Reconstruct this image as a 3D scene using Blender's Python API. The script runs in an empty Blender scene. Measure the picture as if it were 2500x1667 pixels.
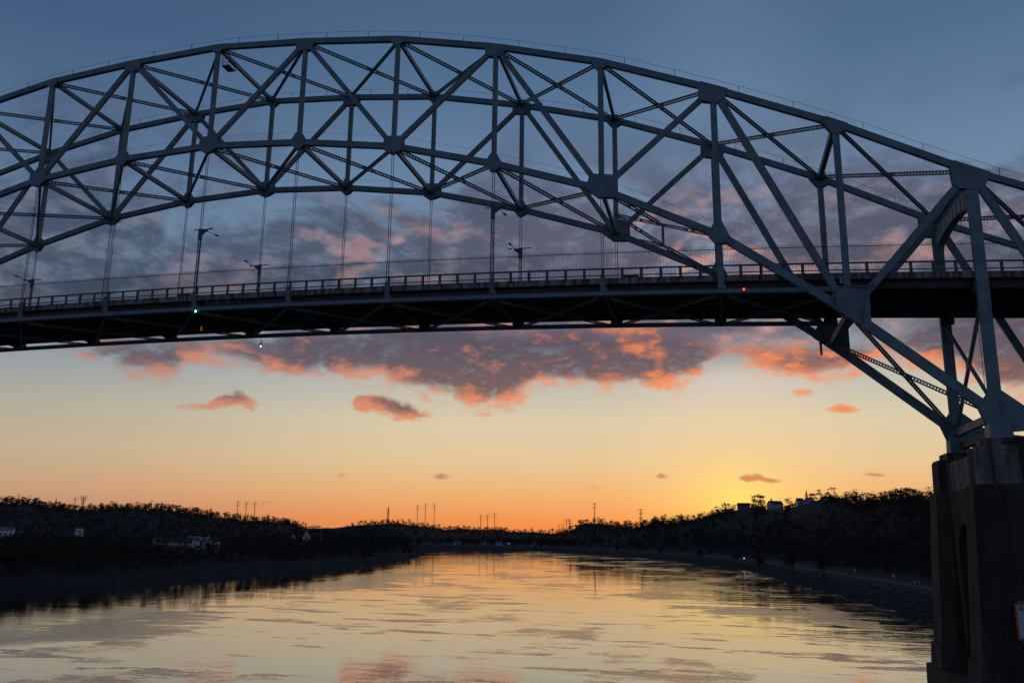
import bpy, math, random
import numpy as np
from mathutils import Vector, Matrix
random.seed(7); rng = np.random.default_rng(11)
S = bpy.context.scene
COL = S.collection
R = math.radians
H = 15.5                      # camera height above the canal
PAN = 13.411                  # truss panel length
W = 15.63                     # distance between the two arch trusses
CAM = (65.53, -96.455, H)
YAW, PIT, ROL, FPX = -0.23099, 0.22391, 0.01290, 2103.2

# ------------------------------------------------------------------ camera
def basis():
    fw = np.array([math.sin(YAW)*math.cos(PIT), math.cos(YAW)*math.cos(PIT), math.sin(PIT)])
    r = np.array([math.cos(YAW), -math.sin(YAW), 0.0]); u = np.cross(r, fw)
    return fw, math.cos(ROL)*r+math.sin(ROL)*u, -math.sin(ROL)*r+math.cos(ROL)*u
FW, RT, UP = basis()
cd = bpy.data.cameras.new('camera'); cam = bpy.data.objects.new('camera', cd); COL.objects.link(cam)
cd.sensor_fit = 'HORIZONTAL'; cd.sensor_width = 36; cd.lens = 36*FPX/2500
cd.clip_start = .5; cd.clip_end = 30000
cam.matrix_world = Matrix(((RT[0], UP[0], -FW[0], CAM[0]), (RT[1], UP[1], -FW[1], CAM[1]), (RT[2], UP[2], -FW[2], CAM[2]), (0, 0, 0, 1)))
S.camera = cam
def ray(x, y): return FW+RT*(x-1250)/FPX-UP*(y-833.5)/FPX     # used once, to survey where far things stand
def azel(x, y):
    d = ray(x, y); return math.degrees(math.atan2(d[0], d[1])), math.degrees(math.atan2(d[2], math.hypot(d[0], d[1])))

# ------------------------------------------------------------------ exposure, world, sun
S.view_settings.view_transform = 'Standard'; S.view_settings.look = 'None'
S.view_settings.exposure = 0; S.view_settings.gamma = 1; S.view_settings.use_curve_mapping = False
def lin(c):
    f = lambda v: v/12.92 if v <= .04045 else ((v+.055)/1.055)**2.4
    return tuple(f(v/255) for v in c)+(1,)
SUN_AZ, SUN_EL = 1.4, 1.0

class NT:
    """small helper for writing node maths"""
    def __init__(s, tree): s.t = tree; s.n = tree.nodes; s.l = tree.links
    def node(s, ty, **k):
        n = s.n.new(ty)
        for a, v in k.items(): setattr(n, a, v)
        return n
    def put(s, sock, v):
        if isinstance(v, bpy.types.NodeSocket): s.l.new(v, sock)
        elif v is not None: sock.default_value = v
    def m(s, op, a, b=None, c=None, clamp=False):
        n = s.node('ShaderNodeMath', operation=op, use_clamp=clamp)
        for i, v in enumerate((a, b, c)): s.put(n.inputs[i], v)
        return n.outputs[0]
    def v(s, op, a, b=None, out=0, scale=None):
        n = s.node('ShaderNodeVectorMath', operation=op)
        s.put(n.inputs[0], a)
        if b is not None: s.put(n.inputs[1], b)
        if scale is not None: s.put(n.inputs['Scale'], scale)
        return n.outputs[out]
    def ss(s, x, a, b, lo=0., hi=1., kind='SMOOTHSTEP'):
        n = s.node('ShaderNodeMapRange', interpolation_type=kind); n.clamp = True
        s.put(n.inputs[0], x)
        for i, v in ((1, a), (2, b), (3, lo), (4, hi)): n.inputs[i].default_value = v
        return n.outputs[0]
    def noise(s, vec, scale, detail=4, rough=.5, out='Fac', dist=0):
        n = s.node('ShaderNodeTexNoise'); s.put(n.inputs['Vector'], vec)
        n.inputs['Scale'].default_value = scale; n.inputs['Detail'].default_value = detail
        n.inputs['Roughness'].default_value = rough; n.inputs['Distortion'].default_value = dist
        return n.outputs[out]
    def mix(s, f, a, b, mode='MIX'):
        n = s.node('ShaderNodeMix', data_type='RGBA', blend_type=mode); n.clamp_factor = True
        s.put(n.inputs[0], f); s.put(n.inputs[6], a); s.put(n.inputs[7], b)
        return n.outputs[2]
    def ramp(s, f, stops, interp='LINEAR'):
        n = s.node('ShaderNodeValToRGB'); r = n.color_ramp; r.interpolation = interp
        while len(r.elements) > 1: r.elements.remove(r.elements[-1])
        r.elements[0].position = stops[0][0]; r.elements[0].color = stops[0][1]
        for p, c in stops[1:]:
            e = r.elements.new(p); e.color = c
        s.put(n.inputs[0], f); return n.outputs[0]
    def xyz(s, x, y, z):
        n = s.node('ShaderNodeCombineXYZ')
        for i, v in enumerate((x, y, z)): s.put(n.inputs[i], v)
        return n.outputs[0]
    def sep(s, v):
        n = s.node('ShaderNodeSeparateXYZ'); s.l.new(v, n.inputs[0]); return n.outputs

# cloud profiles along the horizon: azimuth (surveyed on the photograph), upper edge, lower edge, weight
BANK = [(-200, 850, 860, 0), (0, 872, 900, .35), (80, 862, 890, .3), (130, 826, 884, .6), (210, 824, 888, .75), (320, 824, 915, .95), (440, 824, 928, .95), (505, 824, 880, .8), (620, 810, 912, 1), (700, 800, 922, 1), (850, 800, 932, 1), (930, 800, 926, 1), (1000, 795, 950, 1), (1090, 795, 975, 1.05), (1180, 795, 1010, 1.1), (1250, 800, 985, 1.05), (1310, 800, 945, 1), (1400, 795, 945, 1), (1480, 795, 962, 1.05), (1600, 795, 948, 1.05), (1700, 800, 925, 1), (1780, 818, 880, .8), (1850, 822, 898, .85), (1960, 826, 934, .95), (2050, 826, 924, .95), (2120, 820, 880, .8), (2200, 800, 888, .85), (2320, 740, 905, .95), (2400, 690, 965, 1.1), (2520, 650, 965, 1.1), (2800, 740, 905, .7)]
MIDS = [(395, 990, 990, 0), (440, 982, 998, .5), (500, 984, 1000, .6), (540, 956, 1000, 1), (585, 950, 998, 1.1), (625, 972, 996, .8), (660, 984, 990, 0), (850, 985, 985, 0), (870, 966, 1000, 1), (930, 962, 1014, 1.15), (985, 976, 1032, 1.1), (1030, 1000, 1032, .9), (1075, 1016, 1022, 0), (1920, 957, 957, 0), (1945, 946, 966, .8), (1982, 948, 966, .8), (1994, 957, 957, 0), (2002, 998, 998, 0), (2040, 984, 1008, 1.1), (2080, 992, 1008, .9), (2115, 1000, 1004, 0)]
LOWS = [(370, 1226, 1226, 0), (395, 1222, 1230, .5), (420, 1226, 1226, 0), (615, 1227, 1227, 0), (650, 1222, 1231, .6), (690, 1228, 1230, 0), (812, 1162, 1162, 0), (833, 1153, 1168, .55), (858, 1162, 1162, 0), (1045, 1163, 1163, 0), (1072, 1154, 1170, .7), (1115, 1162, 1166, 0), (1160, 1178, 1178, 0), (1176, 1173, 1182, .4), (1195, 1178, 1178, 0), (1410, 1189, 1189, 0), (1450, 1184, 1192, .35), (1485, 1189, 1189, 0), (1588, 1162, 1162, 0), (1614, 1154, 1169, .8), (1645, 1163, 1163, 0), (1790, 1168, 1168, 0), (1822, 1158, 1177, 1), (1850, 1153, 1179, 1.15), (1880, 1164, 1179, 1), (1925, 1176, 1178, 0), (2095, 1158, 1158, 0), (2125, 1151, 1164, .8), (2150, 1155, 1164, .6), (2175, 1160, 1160, 0)]
def profile(t, az, lst, elmax):
    st = []
    for x, yt, yb, w in lst:
        a, e1 = azel(x, yt); _, e0 = azel(x, yb); st.append(((a+62)/92, (e0/elmax, e1/elmax, w/1.2, 1)))
    c = t.ramp(t.m('DIVIDE', t.m('ADD', az, 62.), 92.), st); n = t.node('ShaderNodeSeparateColor'); t.l.new(c, n.inputs[0])
    return t.m('MULTIPLY', n.outputs[0], elmax), t.m('MULTIPLY', n.outputs[1], elmax), t.m('MULTIPLY', n.outputs[2], 1.2)
def el_stops(lst): return [(((max(e, 0))/90)**.5, lin(c)) for e, c in lst]
def build_world():
    w = bpy.data.worlds.new('World'); S.world = w; w.use_nodes = True
    nt = w.node_tree; nt.nodes.clear(); t = NT(nt)
    out = t.node('ShaderNodeOutputWorld')
    d = t.node('ShaderNodeTexCoord').outputs['Generated']; d = t.v('NORMALIZE', d)
    sx, sy, sz = t.sep(d)
    az = t.m('MULTIPLY', t.m('ARCTAN2', sx, sy), 57.2958)
    el = t.m('MULTIPLY', t.m('ARCSINE', sz), 57.2958)
    tt = t.m('POWER', t.m('DIVIDE', t.m('MAXIMUM', el, 0.), 90.), .5)
    daz = t.m('ABSOLUTE', t.m('SUBTRACT', az, SUN_AZ))
    c_sun = t.ramp(tt, el_stops(SKY_SUN)); c_mid = t.ramp(tt, el_stops(SKY_MID)); c_far = t.ramp(tt, el_stops(SKY_LEFT)); c_east = t.ramp(tt, el_stops(SKY_EAST))
    c = t.mix(t.ss(daz, 0, 10), c_sun, c_mid)
    c = t.mix(t.ss(t.m('SUBTRACT', SUN_AZ, az), 17, 48), c, c_far)
    c = t.mix(t.ss(daz, 48, 130), c, c_east)
    sd = (math.sin(R(SUN_AZ))*math.cos(R(2.6)), math.cos(R(SUN_AZ))*math.cos(R(2.6)), math.sin(R(2.6)))
    dd = t.v('MULTIPLY', t.v('SUBTRACT', d, sd), (1, 1, 1.5)); ln = t.m('MULTIPLY', t.v('LENGTH', dd, out='Value'), 57.2958)
    g = t.m('EXPONENT', t.m('MULTIPLY', t.m('POWER', t.m('DIVIDE', ln, 2.5), 1.25), -1.))
    c = t.mix(t.m('MULTIPLY', g, .9), c, lin((255, 226, 112)))
    # noise fields
    st = t.v('MULTIPLY', d, (1, 1, 2.1))
    w1 = t.node('ShaderNodeSeparateColor'); t.l.new(t.noise(st, 11, 2, .5, 'Color'), w1.inputs[0])
    w2 = t.noise(st, 30, 6, .62); w2c = t.m('SUBTRACT', w2, .5)
    # bank of cloud
    azw = t.m('ADD', az, t.m('MULTIPLY', t.m('SUBTRACT', w1.outputs[0], .5), 3.))
    elw = t.m('ADD', el, t.m('MULTIPLY', t.m('SUBTRACT', w1.outputs[1], .5), 1.6))
    bot, top, wt = profile(t, azw, BANK, 20.)
    q = t.m('MINIMUM', t.m('MINIMUM', t.m('SUBTRACT', elw, bot), t.m('SUBTRACT', top, elw)), 1.15)
    q = t.m('ADD', t.m('ADD', q, t.m('MULTIPLY', w2c, 4.4)), t.m('MULTIPLY', t.m('SUBTRACT', wt, 1.), 1.6))
    q = t.m('ADD', q, t.m('MULTIPLY', t.m('SUBTRACT', w1.outputs[2], .5), 1.6))
    bank = t.m('MULTIPLY', t.ss(q, -.5, 1.15), t.ss(wt, .15, .6))
    hgt = t.m('SUBTRACT', elw, bot)
    # small separate clouds
    mb, mt_, mw = profile(t, az, MIDS, 12.); lb, lt, lw = profile(t, az, LOWS, 6.)
    def small(b0, t0, w0, k):
        cc = t.m('MULTIPLY', t.m('ADD', b0, t0), .5); hh = t.m('MULTIPLY', t.m('SUBTRACT', t0, b0), .5)
        qq = t.m('SUBTRACT', hh, t.m('ABSOLUTE', t.m('SUBTRACT', el, cc)))
        qq = t.m('ADD', t.m('MULTIPLY', qq, k), t.m('MULTIPLY', w2c, 2.8))
        return t.m('MULTIPLY', t.ss(qq, -.1, .8), t.ss(w0, .0, .9))
    sm = small(mb, mt_, mw, 2.0); sl_ = small(lb, lt, lw, 4.)
    smh = t.m('MULTIPLY', t.m('SUBTRACT', el, mb), 1.6)
    lowd = t.m('MAXIMUM', t.m('MAXIMUM', bank, sm), sl_)
    # high broken layer
    d2 = t.v('MULTIPLY', d, (1, 1, 1.8))
    off = t.v('SCALE', t.v('SUBTRACT', (sd[0], sd[1], -.5), d), scale=.03)
    f0 = t.noise(d2, 5.6, 8, .62, dist=.5); f1 = t.noise(t.v('ADD', d2, off), 5.6, 3, .62, dist=.5)
    f2 = t.noise(d2, 2.1, 1, .5)
    cover = t.m('MULTIPLY', t.ss(el, 10., 13.5), t.ss(el, 30, 21))
    base_ = t.m('ADD', t.m('MULTIPLY', t.m('SUBTRACT', f2, .5), .3), t.m('ADD', t.ss(az, -50, 10, .02, .05), t.ss(el, 26, 15, -.03, .11)))
    high = t.m('MULTIPLY', t.ss(t.m('ADD', f0, base_), .435, .59), cover)
    highb = t.m('MULTIPLY', t.ss(t.m('ADD', f1, base_), .435, .59), cover)
    # colours: undersides towards the sun glow, bodies are slate and mauve
    low_lit = t.m('ADD', t.ss(hgt, 1.7, -.3), t.m('MULTIPLY', w2c, 3.0))
    low_lit = t.m('ADD', low_lit, t.m('MULTIPLY', t.m('SUBTRACT', w1.outputs[2], .5), 1.6))
    low_lit = t.m('ADD', low_lit, t.ss(daz, 3, 20, .25, 0.))
    sm_lit = t.m('ADD', t.ss(smh, 1.8, .3, .2, 1.1), t.m('MULTIPLY', w2c, 2.))
    litl = t.m('ADD', t.m('MAXIMUM', t.m('MULTIPLY', low_lit, t.ss(bank, 0, .1)), t.m('MULTIPLY', sm_lit, t.ss(sm, 0, .1))), t.m('MULTIPLY', sl_, .75))
    litl = t.m('ADD', litl, t.ss(lowd, .8, .2, 0., .25))
    litl = t.m('MULTIPLY', t.ss(litl, .05, 1.15), t.ss(daz, 20, 60, 1., .55))
    nearsun = t.ss(daz, 2, 30, 1., 0.)
    dark = t.mix(t.ss(el, 8.5, 12.5), lin((116, 80, 82)), lin((86, 78, 94)))
    dark = t.mix(t.ss(daz, 14, 60), dark, lin((92, 90, 102)))
    lit = t.mix(nearsun, lin((218, 136, 106)), lin((244, 138, 84)))
    lit = t.mix(t.ss(el, 4.5, 3.), lit, lin((228, 146, 82)))
    lowc = t.mix(litl, dark, lit)
    lowa = t.m('MULTIPLY', lowd, t.ss(daz, 0, 160, .95, .8))
    pk = t.m('ADD', t.m('MULTIPLY', t.m('SUBTRACT', high, highb), 1.1), t.m('MULTIPLY', t.m('SUBTRACT', w1.outputs[2], .5), 2.2))
    pink = t.m('MULTIPLY', t.m('MULTIPLY', t.ss(t.m('ADD', pk, w2c), -.05, .75), t.ss(daz, 5, 42, 1., .1)), t.ss(el, 25, 17, .05, 1.))
    hdark = t.mix(t.ss(daz, 3, 40), lin((88, 86, 106)), lin((66, 80, 102)))
    hdark = t.mix(t.m('MULTIPLY', t.ss(w2, .42, .68), .5), hdark, lin((128, 140, 162)))
    hdark = t.mix(t.m('MULTIPLY', t.ss(f0, .5, .7), .45), hdark, lin((56, 62, 82)))
    hdark = t.mix(t.ss(el, 20, 28), hdark, lin((76, 98, 128)))
    hc = t.mix(pink, hdark, lin((206, 156, 148)))
    c = t.mix(t.m('MULTIPLY', high, .93), c, hc)
    c = t.mix(lowa, c, lowc)
    c = t.mix(t.ss(el, -.5, -4.), c, lin((40, 42, 46)))
    bg = t.node('ShaderNodeBackground'); t.l.new(c, bg.inputs[0]); bg.inputs[1].default_value = .97
    sky = t.node('ShaderNodeTexSky', sky_type='NISHITA'); sky.sun_disc = False
    sky.sun_elevation = R(SUN_EL); sky.sun_rotation = R(SUN_AZ); sky.altitude = 20
    b2 = t.node('ShaderNodeBackground'); t.l.new(sky.outputs[0], b2.inputs[0]); b2.inputs[1].default_value = .006
    ad = t.node('ShaderNodeAddShader'); t.l.new(bg.outputs[0], ad.inputs[0]); t.l.new(b2.outputs[0], ad.inputs[1])
    t.l.new(ad.outputs[0], out.inputs[0])
    w.cycles.sampling_method = 'MANUAL'; w.cycles.sample_map_resolution = 512
SKY_SUN = [(0, (246, 140, 62)), (1.5, (246, 176, 92)), (3, (242, 194, 128)), (5, (236, 202, 150)), (7.5, (226, 206, 168)), (10, (208, 200, 186)), (13, (184, 188, 194)), (17, (148, 166, 188)), (22, (120, 146, 174)), (30, (92, 120, 152)), (45, (58, 82, 114)), (90, (34, 50, 78))]
SKY_MID = [(0, (236, 120, 58)), (1.2, (238, 148, 84)), (3, (235, 178, 118)), (5, (228, 198, 152)), (7.5, (217, 203, 172)), (10, (190, 190, 178)), (13, (156, 170, 180)), (17, (126, 150, 172)), (22, (108, 136, 166)), (30, (80, 109, 143)), (45, (50, 74, 107)), (90, (34, 50, 78))]
SKY_LEFT = [(0, (188, 128, 98)), (1.5, (194, 144, 114)), (3, (200, 162, 130)), (5, (194, 174, 146)), (7.5, (178, 172, 158)), (10, (150, 158, 164)), (13, (124, 142, 160)), (17, (108, 132, 157)), (22, (88, 115, 148)), (30, (64, 92, 127)), (45, (46, 67, 100)), (90, (34, 50, 78))]
SKY_EAST = [(0, (80, 86, 104)), (4, (98, 94, 112)), (9, (90, 98, 124)), (20, (68, 88, 118)), (45, (48, 68, 100)), (90, (34, 50, 78))]
build_world()
sl = bpy.data.lights.new('sun', 'SUN'); so = bpy.data.objects.new('sun', sl); COL.objects.link(so)
sl.energy = .25; sl.angle = R(.5); sl.color = (1, .55, .25)
so.rotation_euler = Vector((math.sin(R(SUN_AZ))*math.cos(R(SUN_EL)), math.cos(R(SUN_AZ))*math.cos(R(SUN_EL)), math.sin(R(SUN_EL)))).to_track_quat('Z', 'Y').to_euler()
so.location = (70, 900, 60)

# ------------------------------------------------------------------ materials
def mat(name, col, rough=.7, metal=0, var=.25, scale=3., bump=0., streak=None, streak_col=None, streak_amt=.5, coords='Object', stretch=(1, 1, 1), emit=None, estr=1, spec=.5, thr=(.5, .7), joints=0):
    m = bpy.data.materials.new(name); m.use_nodes = True; nt = m.node_tree; t = NT(nt)
    b = nt.nodes['Principled BSDF']; b.inputs['Roughness'].default_value = rough; b.inputs['Metallic'].default_value = metal
    b.inputs['Specular IOR Level'].default_value = spec
    co = t.node('ShaderNodeTexCoord').outputs[coords]
    v = t.v('MULTIPLY', co, stretch)
    n = t.noise(v, scale, 5, .6)
    c0 = tuple(x*(1-var) for x in col)+(1,); c1 = tuple(min(1, x*(1+var)) for x in col)+(1,)
    c = t.mix(t.ss(n, .3, .7), c0, c1)
    if streak:
        n2 = t.noise(t.v('MULTIPLY', co, streak), 1., 5, .65)
        c = t.mix(t.m('MULTIPLY', t.ss(n2, *thr), streak_amt), c, tuple(streak_col)+(1,))
    if joints:      # pour lines left by the formwork, a little uneven
        zz = t.m('ADD', t.m('DIVIDE', t.sep(co)[2], joints), t.m('MULTIPLY', t.noise(co, .6, 2, .5), .03))
        jl = t.ss(t.m('ABSOLUTE', t.m('SUBTRACT', t.m('FRACT', zz), .5)), .025, .008)
        c = t.mix(t.m('MULTIPLY', jl, t.ss(t.noise(co, .9, 3, .6), .3, .6, .15, .6)), c, (.012, .011, .01, 1))
    t.l.new(c, b.inputs['Base Color'])
    if bump:
        bn = t.node('ShaderNodeBump'); bn.inputs['Strength'].default_value = 1; bn.inputs['Distance'].default_value = bump
        t.l.new(t.noise(v, scale*3, 5, .6), bn.inputs['Height']); t.l.new(bn.outputs[0], b.inputs['Normal'])
    if emit:
        b.inputs['Emission Color'].default_value = tuple(emit)+(1,); b.inputs['Emission Strength'].default_value = estr
    return m
M = {}
M['steel'] = mat('blue_grey_paint', (.20, .292, .325), .6, 0, .16, .5, .004, (1.6, 1.6, .35), (.085, .075, .068), .6, thr=(.52, .72))
M['steel_rusty'] = mat('rusting_paint', (.19, .27, .30), .65, 0, .2, .8, .006, (.9, .9, .22), (.07, .04, .028), .7, thr=(.52, .66))
M['steel_under'] = mat('shade_darkened_floor_steel', (.07, .066, .058), .7, 0, .35, .7, .004, (1.2, 1.2, .6), (.09, .05, .03), .5)  # base colour darkened to paint in the shade under the deck, plus brown streaks
M['brace_brown'] = mat('grimy_bracing', (.3, .25, .2), .75, 0, .3, .8, .004, (1.2, 1.2, .6), (.09, .05, .03), .5)
M['rail'] = mat('dark_rail_paint', (.10, .125, .15), .6, 0, .2, 1.5)
M['rope'] = mat('hanger_rope', (.06, .075, .09), .6, 0, .2, 2)
M['fascia'] = mat('stained_concrete', (.34, .32, .28), .85, 0, .3, 1., .01, (2.6, 2.6, .12), (.07, .035, .02), .85, thr=(.42, .6))
M['deck'] = mat('deck_concrete', (.12, .12, .115), .9, 0, .3, .6, .01)
M['asphalt'] = mat('asphalt', (.05, .05, .052), .9, 0, .25, 2, .004)
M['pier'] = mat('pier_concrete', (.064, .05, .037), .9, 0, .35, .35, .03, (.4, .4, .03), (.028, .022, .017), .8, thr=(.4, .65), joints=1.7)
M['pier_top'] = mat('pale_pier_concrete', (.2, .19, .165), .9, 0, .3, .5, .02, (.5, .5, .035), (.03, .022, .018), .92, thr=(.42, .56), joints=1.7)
M['ladder'] = mat('ladder_steel', (.09, .07, .06), .6)
M['pine'] = mat('pine_needles', (.02, .026, .015), .9, 0, .5, .25)
M['oak'] = mat('dry_oak_leaves', (.034, .027, .019), .9, 0, .5, .25)
M['twig'] = mat('bare_twigs', (.05, .038, .029), .9, 0, .4, .3)
M['bark'] = mat('bark', (.07, .055, .045), .95, 0, .3, 2)
M['wood'] = mat('pole_wood', (.09, .07, .055), .9, 0, .3, 2)
M['galv'] = mat('galvanised_steel', (.16, .17, .18), .5, .3, .2, 2)
M['white'] = mat('white_clapboard', (.72, .74, .8), .7, 0, .12, .8)
M['whitedim'] = mat('weathered_white', (.4, .42, .46), .8, 0, .2, .6)
M['shingle'] = mat('grey_shingle', (.16, .14, .13), .9, 0, .25, 1)
M['roof'] = mat('dark_roof', (.045, .04, .042), .9, 0, .25, 1)
M['paleroof'] = mat('pale_roof', (.2, .21, .24), .8, 0, .25, .5)
M['glass'] = mat('window_glass', (.02, .022, .028), .15)
M['brick'] = mat('chimney_brick', (.16, .07, .05), .9)
M['carpaint'] = mat('car_paint', (.05, .055, .06), .3, .3, .1)
M['tyre'] = mat('tyre', (.02, .02, .02), .9)
M['signred'] = mat('sign_red', (.62, .09, .035), .6, 0, .15, 1.5)
M['signwhite'] = mat('sign_white', (.62, .62, .66), .6, 0, .1, 1)
M['signink'] = mat('sign_ink', (.02, .02, .07), .6)
M['rock'] = mat('granite', (.045, .045, .043), .9, 0, .45, .6, .03)
M['path'] = mat('service_road', (.045, .045, .047), .9, 0, .2, .4)
M['bench'] = mat('bench_paint', (.6, .6, .6), .6)
M['green'] = mat('green_lamp', (.1, .5, .35), .3, emit=(.25, 1., .7), estr=14)
M['red'] = mat('red_lamp', (.5, .05, .03), .3, emit=(1., .08, .03), estr=7)
M['whitelamp'] = mat('white_lamp', (.7, .8, .9), .3, emit=(.8, .9, 1.), estr=5)
M['bluelamp'] = mat('blue_lamp', (.3, .5, .9), .3, emit=(.35, .55, 1.), estr=4)
M['orange'] = mat('orange_marker', (.75, .24, .08), .5, emit=(1., .35, .12), estr=.12)  # faint emission painted onto a plain plate, not a lamp

# ------------------------------------------------------------------ mesh helpers
class MB:
    def __init__(s): s.v = []; s.f = []
    def prim(s, vs, fs):
        o = len(s.v); s.v += [tuple(p) for p in vs]; s.f += [tuple(i+o for i in f) for f in fs]; return s
    BF = [(0, 3, 2, 1), (4, 5, 6, 7), (0, 1, 5, 4), (1, 2, 6, 5), (2, 3, 7, 6), (3, 0, 4, 7)]
    def box(s, c, h):
        x, y, z = c; a, b, d = h
        return s.prim([(x-a, y-b, z-d), (x+a, y-b, z-d), (x+a, y+b, z-d), (x-a, y+b, z-d), (x-a, y-b, z+d), (x+a, y-b, z+d), (x+a, y+b, z+d), (x-a, y+b, z+d)], s.BF)
    def bar(s, p0, p1, a, b, side=None):
        """rectangular bar p0->p1; half size a along 'side' direction, b along the other"""
        p0 = np.array(p0, float); p1 = np.array(p1, float); d = p1-p0; L = np.linalg.norm(d); d = d/L
        side = np.array((0, 1, 0) if side is None else side, float)
        if abs(d@side) > .99: side = np.array((1., 0, 0))
        sd = side-d*(d@side); sd /= np.linalg.norm(sd); u = np.cross(d, sd)
        vs = [p+sd*i*a+u*j*b for p in (p0, p1) for i, j in ((-1, -1), (1, -1), (1, 1), (-1, 1))]
        return s.prim(vs, s.BF)
    def tube(s, p0, p1, r0, r1=None, n=6):
        r1 = r0 if r1 is None else r1
        p0 = np.array(p0, float); p1 = np.array(p1, float); d = p1-p0; d /= np.linalg.norm(d)
        a = np.cross(d, (0, 0, 1) if abs(d[2]) < .9 else (1, 0, 0)); a /= np.linalg.norm(a); b = np.cross(d, a)
        vs = [p+(a*math.cos(2*math.pi*k/n)+b*math.sin(2*math.pi*k/n))*r for p, r in ((p0, r0), (p1, r1)) for k in range(n)]
        return s.prim(vs, [(k, (k+1) % n, n+(k+1) % n, n+k) for k in range(n)]+[tuple(range(n))[::-1], tuple(range(n, 2*n))])
    def prism(s, poly, y0, y1):
        """polygon in x,z extruded along y"""
        n = len(poly); vs = [(x, y0, z) for x, z in poly]+[(x, y1, z) for x, z in poly]
        return s.prim(vs, [tuple(range(n)), tuple(range(n, 2*n))[::-1]]+[((k+1) % n, k, n+k, n+(k+1) % n) for k in range(n)])
    def loft(s, rings):
        n = len(rings[0]); vs = [p for r in rings for p in r]; fs = [tuple(range(n))[::-1], tuple(range((len(rings)-1)*n, len(rings)*n))]
        for j in range(len(rings)-1):
            fs += [(j*n+k, j*n+(k+1) % n, (j+1)*n+(k+1) % n, (j+1)*n+k) for k in range(n)]
        return s.prim(vs, fs)
    def mesh(s, name, m):
        me = bpy.data.meshes.new(name); me.from_pydata(s.v, [], s.f)
        for mm in (m if isinstance(m, (list, tuple)) else [m]): me.materials.append(mm)
        me.update(); return me
    def obj(s, name, m, parent=None, bevel=0):
        o = bpy.data.objects.new(name, s.mesh(name, m)); COL.objects.link(o)
        if parent: o.parent = parent
        return o
def npmesh(name, V, F, m, parent=None, smooth=False):
    V = np.asarray(V, np.float32); F = np.asarray(F, np.int32); k = F.shape[1]
    me = bpy.data.meshes.new(name); me.vertices.add(len(V)); me.vertices.foreach_set('co', V.ravel())
    me.loops.add(F.size); me.loops.foreach_set('vertex_index', F.ravel())
    me.polygons.add(len(F)); me.polygons.foreach_set('loop_start', np.arange(0, F.size, k, dtype=np.int32))
    me.polygons.foreach_set('loop_total', np.full(len(F), k, np.int32))
    if smooth: me.polygons.foreach_set('use_smooth', np.ones(len(F), bool))
    me.materials.append(m); me.update(calc_edges=True)
    o = bpy.data.objects.new(name, me); COL.objects.link(o)
    if parent: o.parent = parent
    return o
def tag(o, label=None, cat=None, group=None, kind=None):
    if label: o['label'] = label
    if cat: o['category'] = cat
    if group: o['group'] = group
    if kind: o['kind'] = kind
    return o
def empty(name, loc=(0, 0, 0), rz=0):
    o = bpy.data.objects.new(name, None); o.empty_display_size = .5; COL.objects.link(o)
    o.location = loc; o.rotation_euler = (0, 0, rz); return o
def copy_tree(o, parent=None):
    c = o.copy(); COL.objects.link(c)
    if parent: c.parent = parent
    for ch in list(o.children): copy_tree(ch, c)
    return c

# ------------------------------------------------------------------ terrain and canal
def atZ(x, y, z): d = ray(x, y); k = (z-H)/d[2]; return np.array([CAM[0]+d[0]*k, CAM[1]+d[1]*k])
LEFT = [(-121, 105), (-113.5, 117), (-110, 140), (-112.5, 166), (-112, 189), (-112, 223), (-114, 245), (-117, 292), (-126, 365), (-137, 436), (-154, 527), (-187, 647), (-234, 786), (-268, 890), (-318, 985)]
RIGHT = [(-405, 1192), (-352, 1134), (-199, 1022), (-118, 937), (-47.6, 797), (18.4, 635), (63, 485), (82, 389), (92.5, 264), (100, 199), (104.7, 139), (109.6, 112), (111.3, 81)]
CANAL = np.array([(-150, -900), (-132, 0)]+LEFT+[(-560, 1215), (-660, 1330)]+RIGHT+[(114, 0), (125, -900)], float)
def sdist(x, y):
    """signed distance to the canal outline, positive on land"""
    x = np.asarray(x, float); y = np.asarray(y, float); best = np.full(x.shape, 1e9); ins = np.zeros(x.shape, bool)
    n = len(CANAL)
    for i in range(n):
        ax, ay = CANAL[i]; bx, by = CANAL[(i+1) % n]; dx, dy = bx-ax, by-ay
        t = np.clip(((x-ax)*dx+(y-ay)*dy)/(dx*dx+dy*dy), 0, 1)
        best = np.minimum(best, np.hypot(x-ax-t*dx, y-ay-t*dy))
        cr = ((ay > y) != (by > y)) & (x < (bx-ax)*(y-ay)/(by-ay+1e-12)+ax)
        ins ^= cr
    return np.where(ins, -best, best)
SKYL = [(-900, 1200), (-300, 1205), (0, 1216), (70, 1217), (120, 1227), (200, 1236), (280, 1229), (350, 1232), (400, 1232), (450, 1238), (500, 1247), (550, 1254), (600, 1260), (640, 1263), (682, 1266), (736, 1270), (752, 1275), (818, 1276), (870, 1272), (926, 1270), (981, 1271), (1063, 1281), (1090, 1287), (1117, 1283), (1171, 1287), (1223, 1286), (1243, 1292), (1309, 1293), (1347, 1296), (1385, 1289), (1407, 1279), (1420, 1269), (1458, 1267), (1499, 1271), (1548, 1278), (1581, 1268), (1622, 1266), (1663, 1262), (1690, 1258), (1731, 1251), (1771, 1242), (1797, 1241), (1827, 1232), (1878, 1238), (1910, 1238), (1955, 1226), (2006, 1212), (2083, 1211), (2134, 1214), (2210, 1205), (2274, 1212), (2400, 1205), (2900, 1195)]
RDIST = [(-900, 1250), (0, 1200), (600, 1250), (800, 1500), (1000, 1800), (1100, 2300), (1350, 2200), (1410, 1500), (1560, 1200), (1650, 1150), (1750, 1080), (1800, 1020), (1900, 900), (2000, 800), (2100, 690), (2300, 520), (2900, 420)]
az_s = np.array([azel(x, y)[0] for x, y in SKYL]); el_s = np.array([azel(x, y)[1] for x, y in SKYL])
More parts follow.
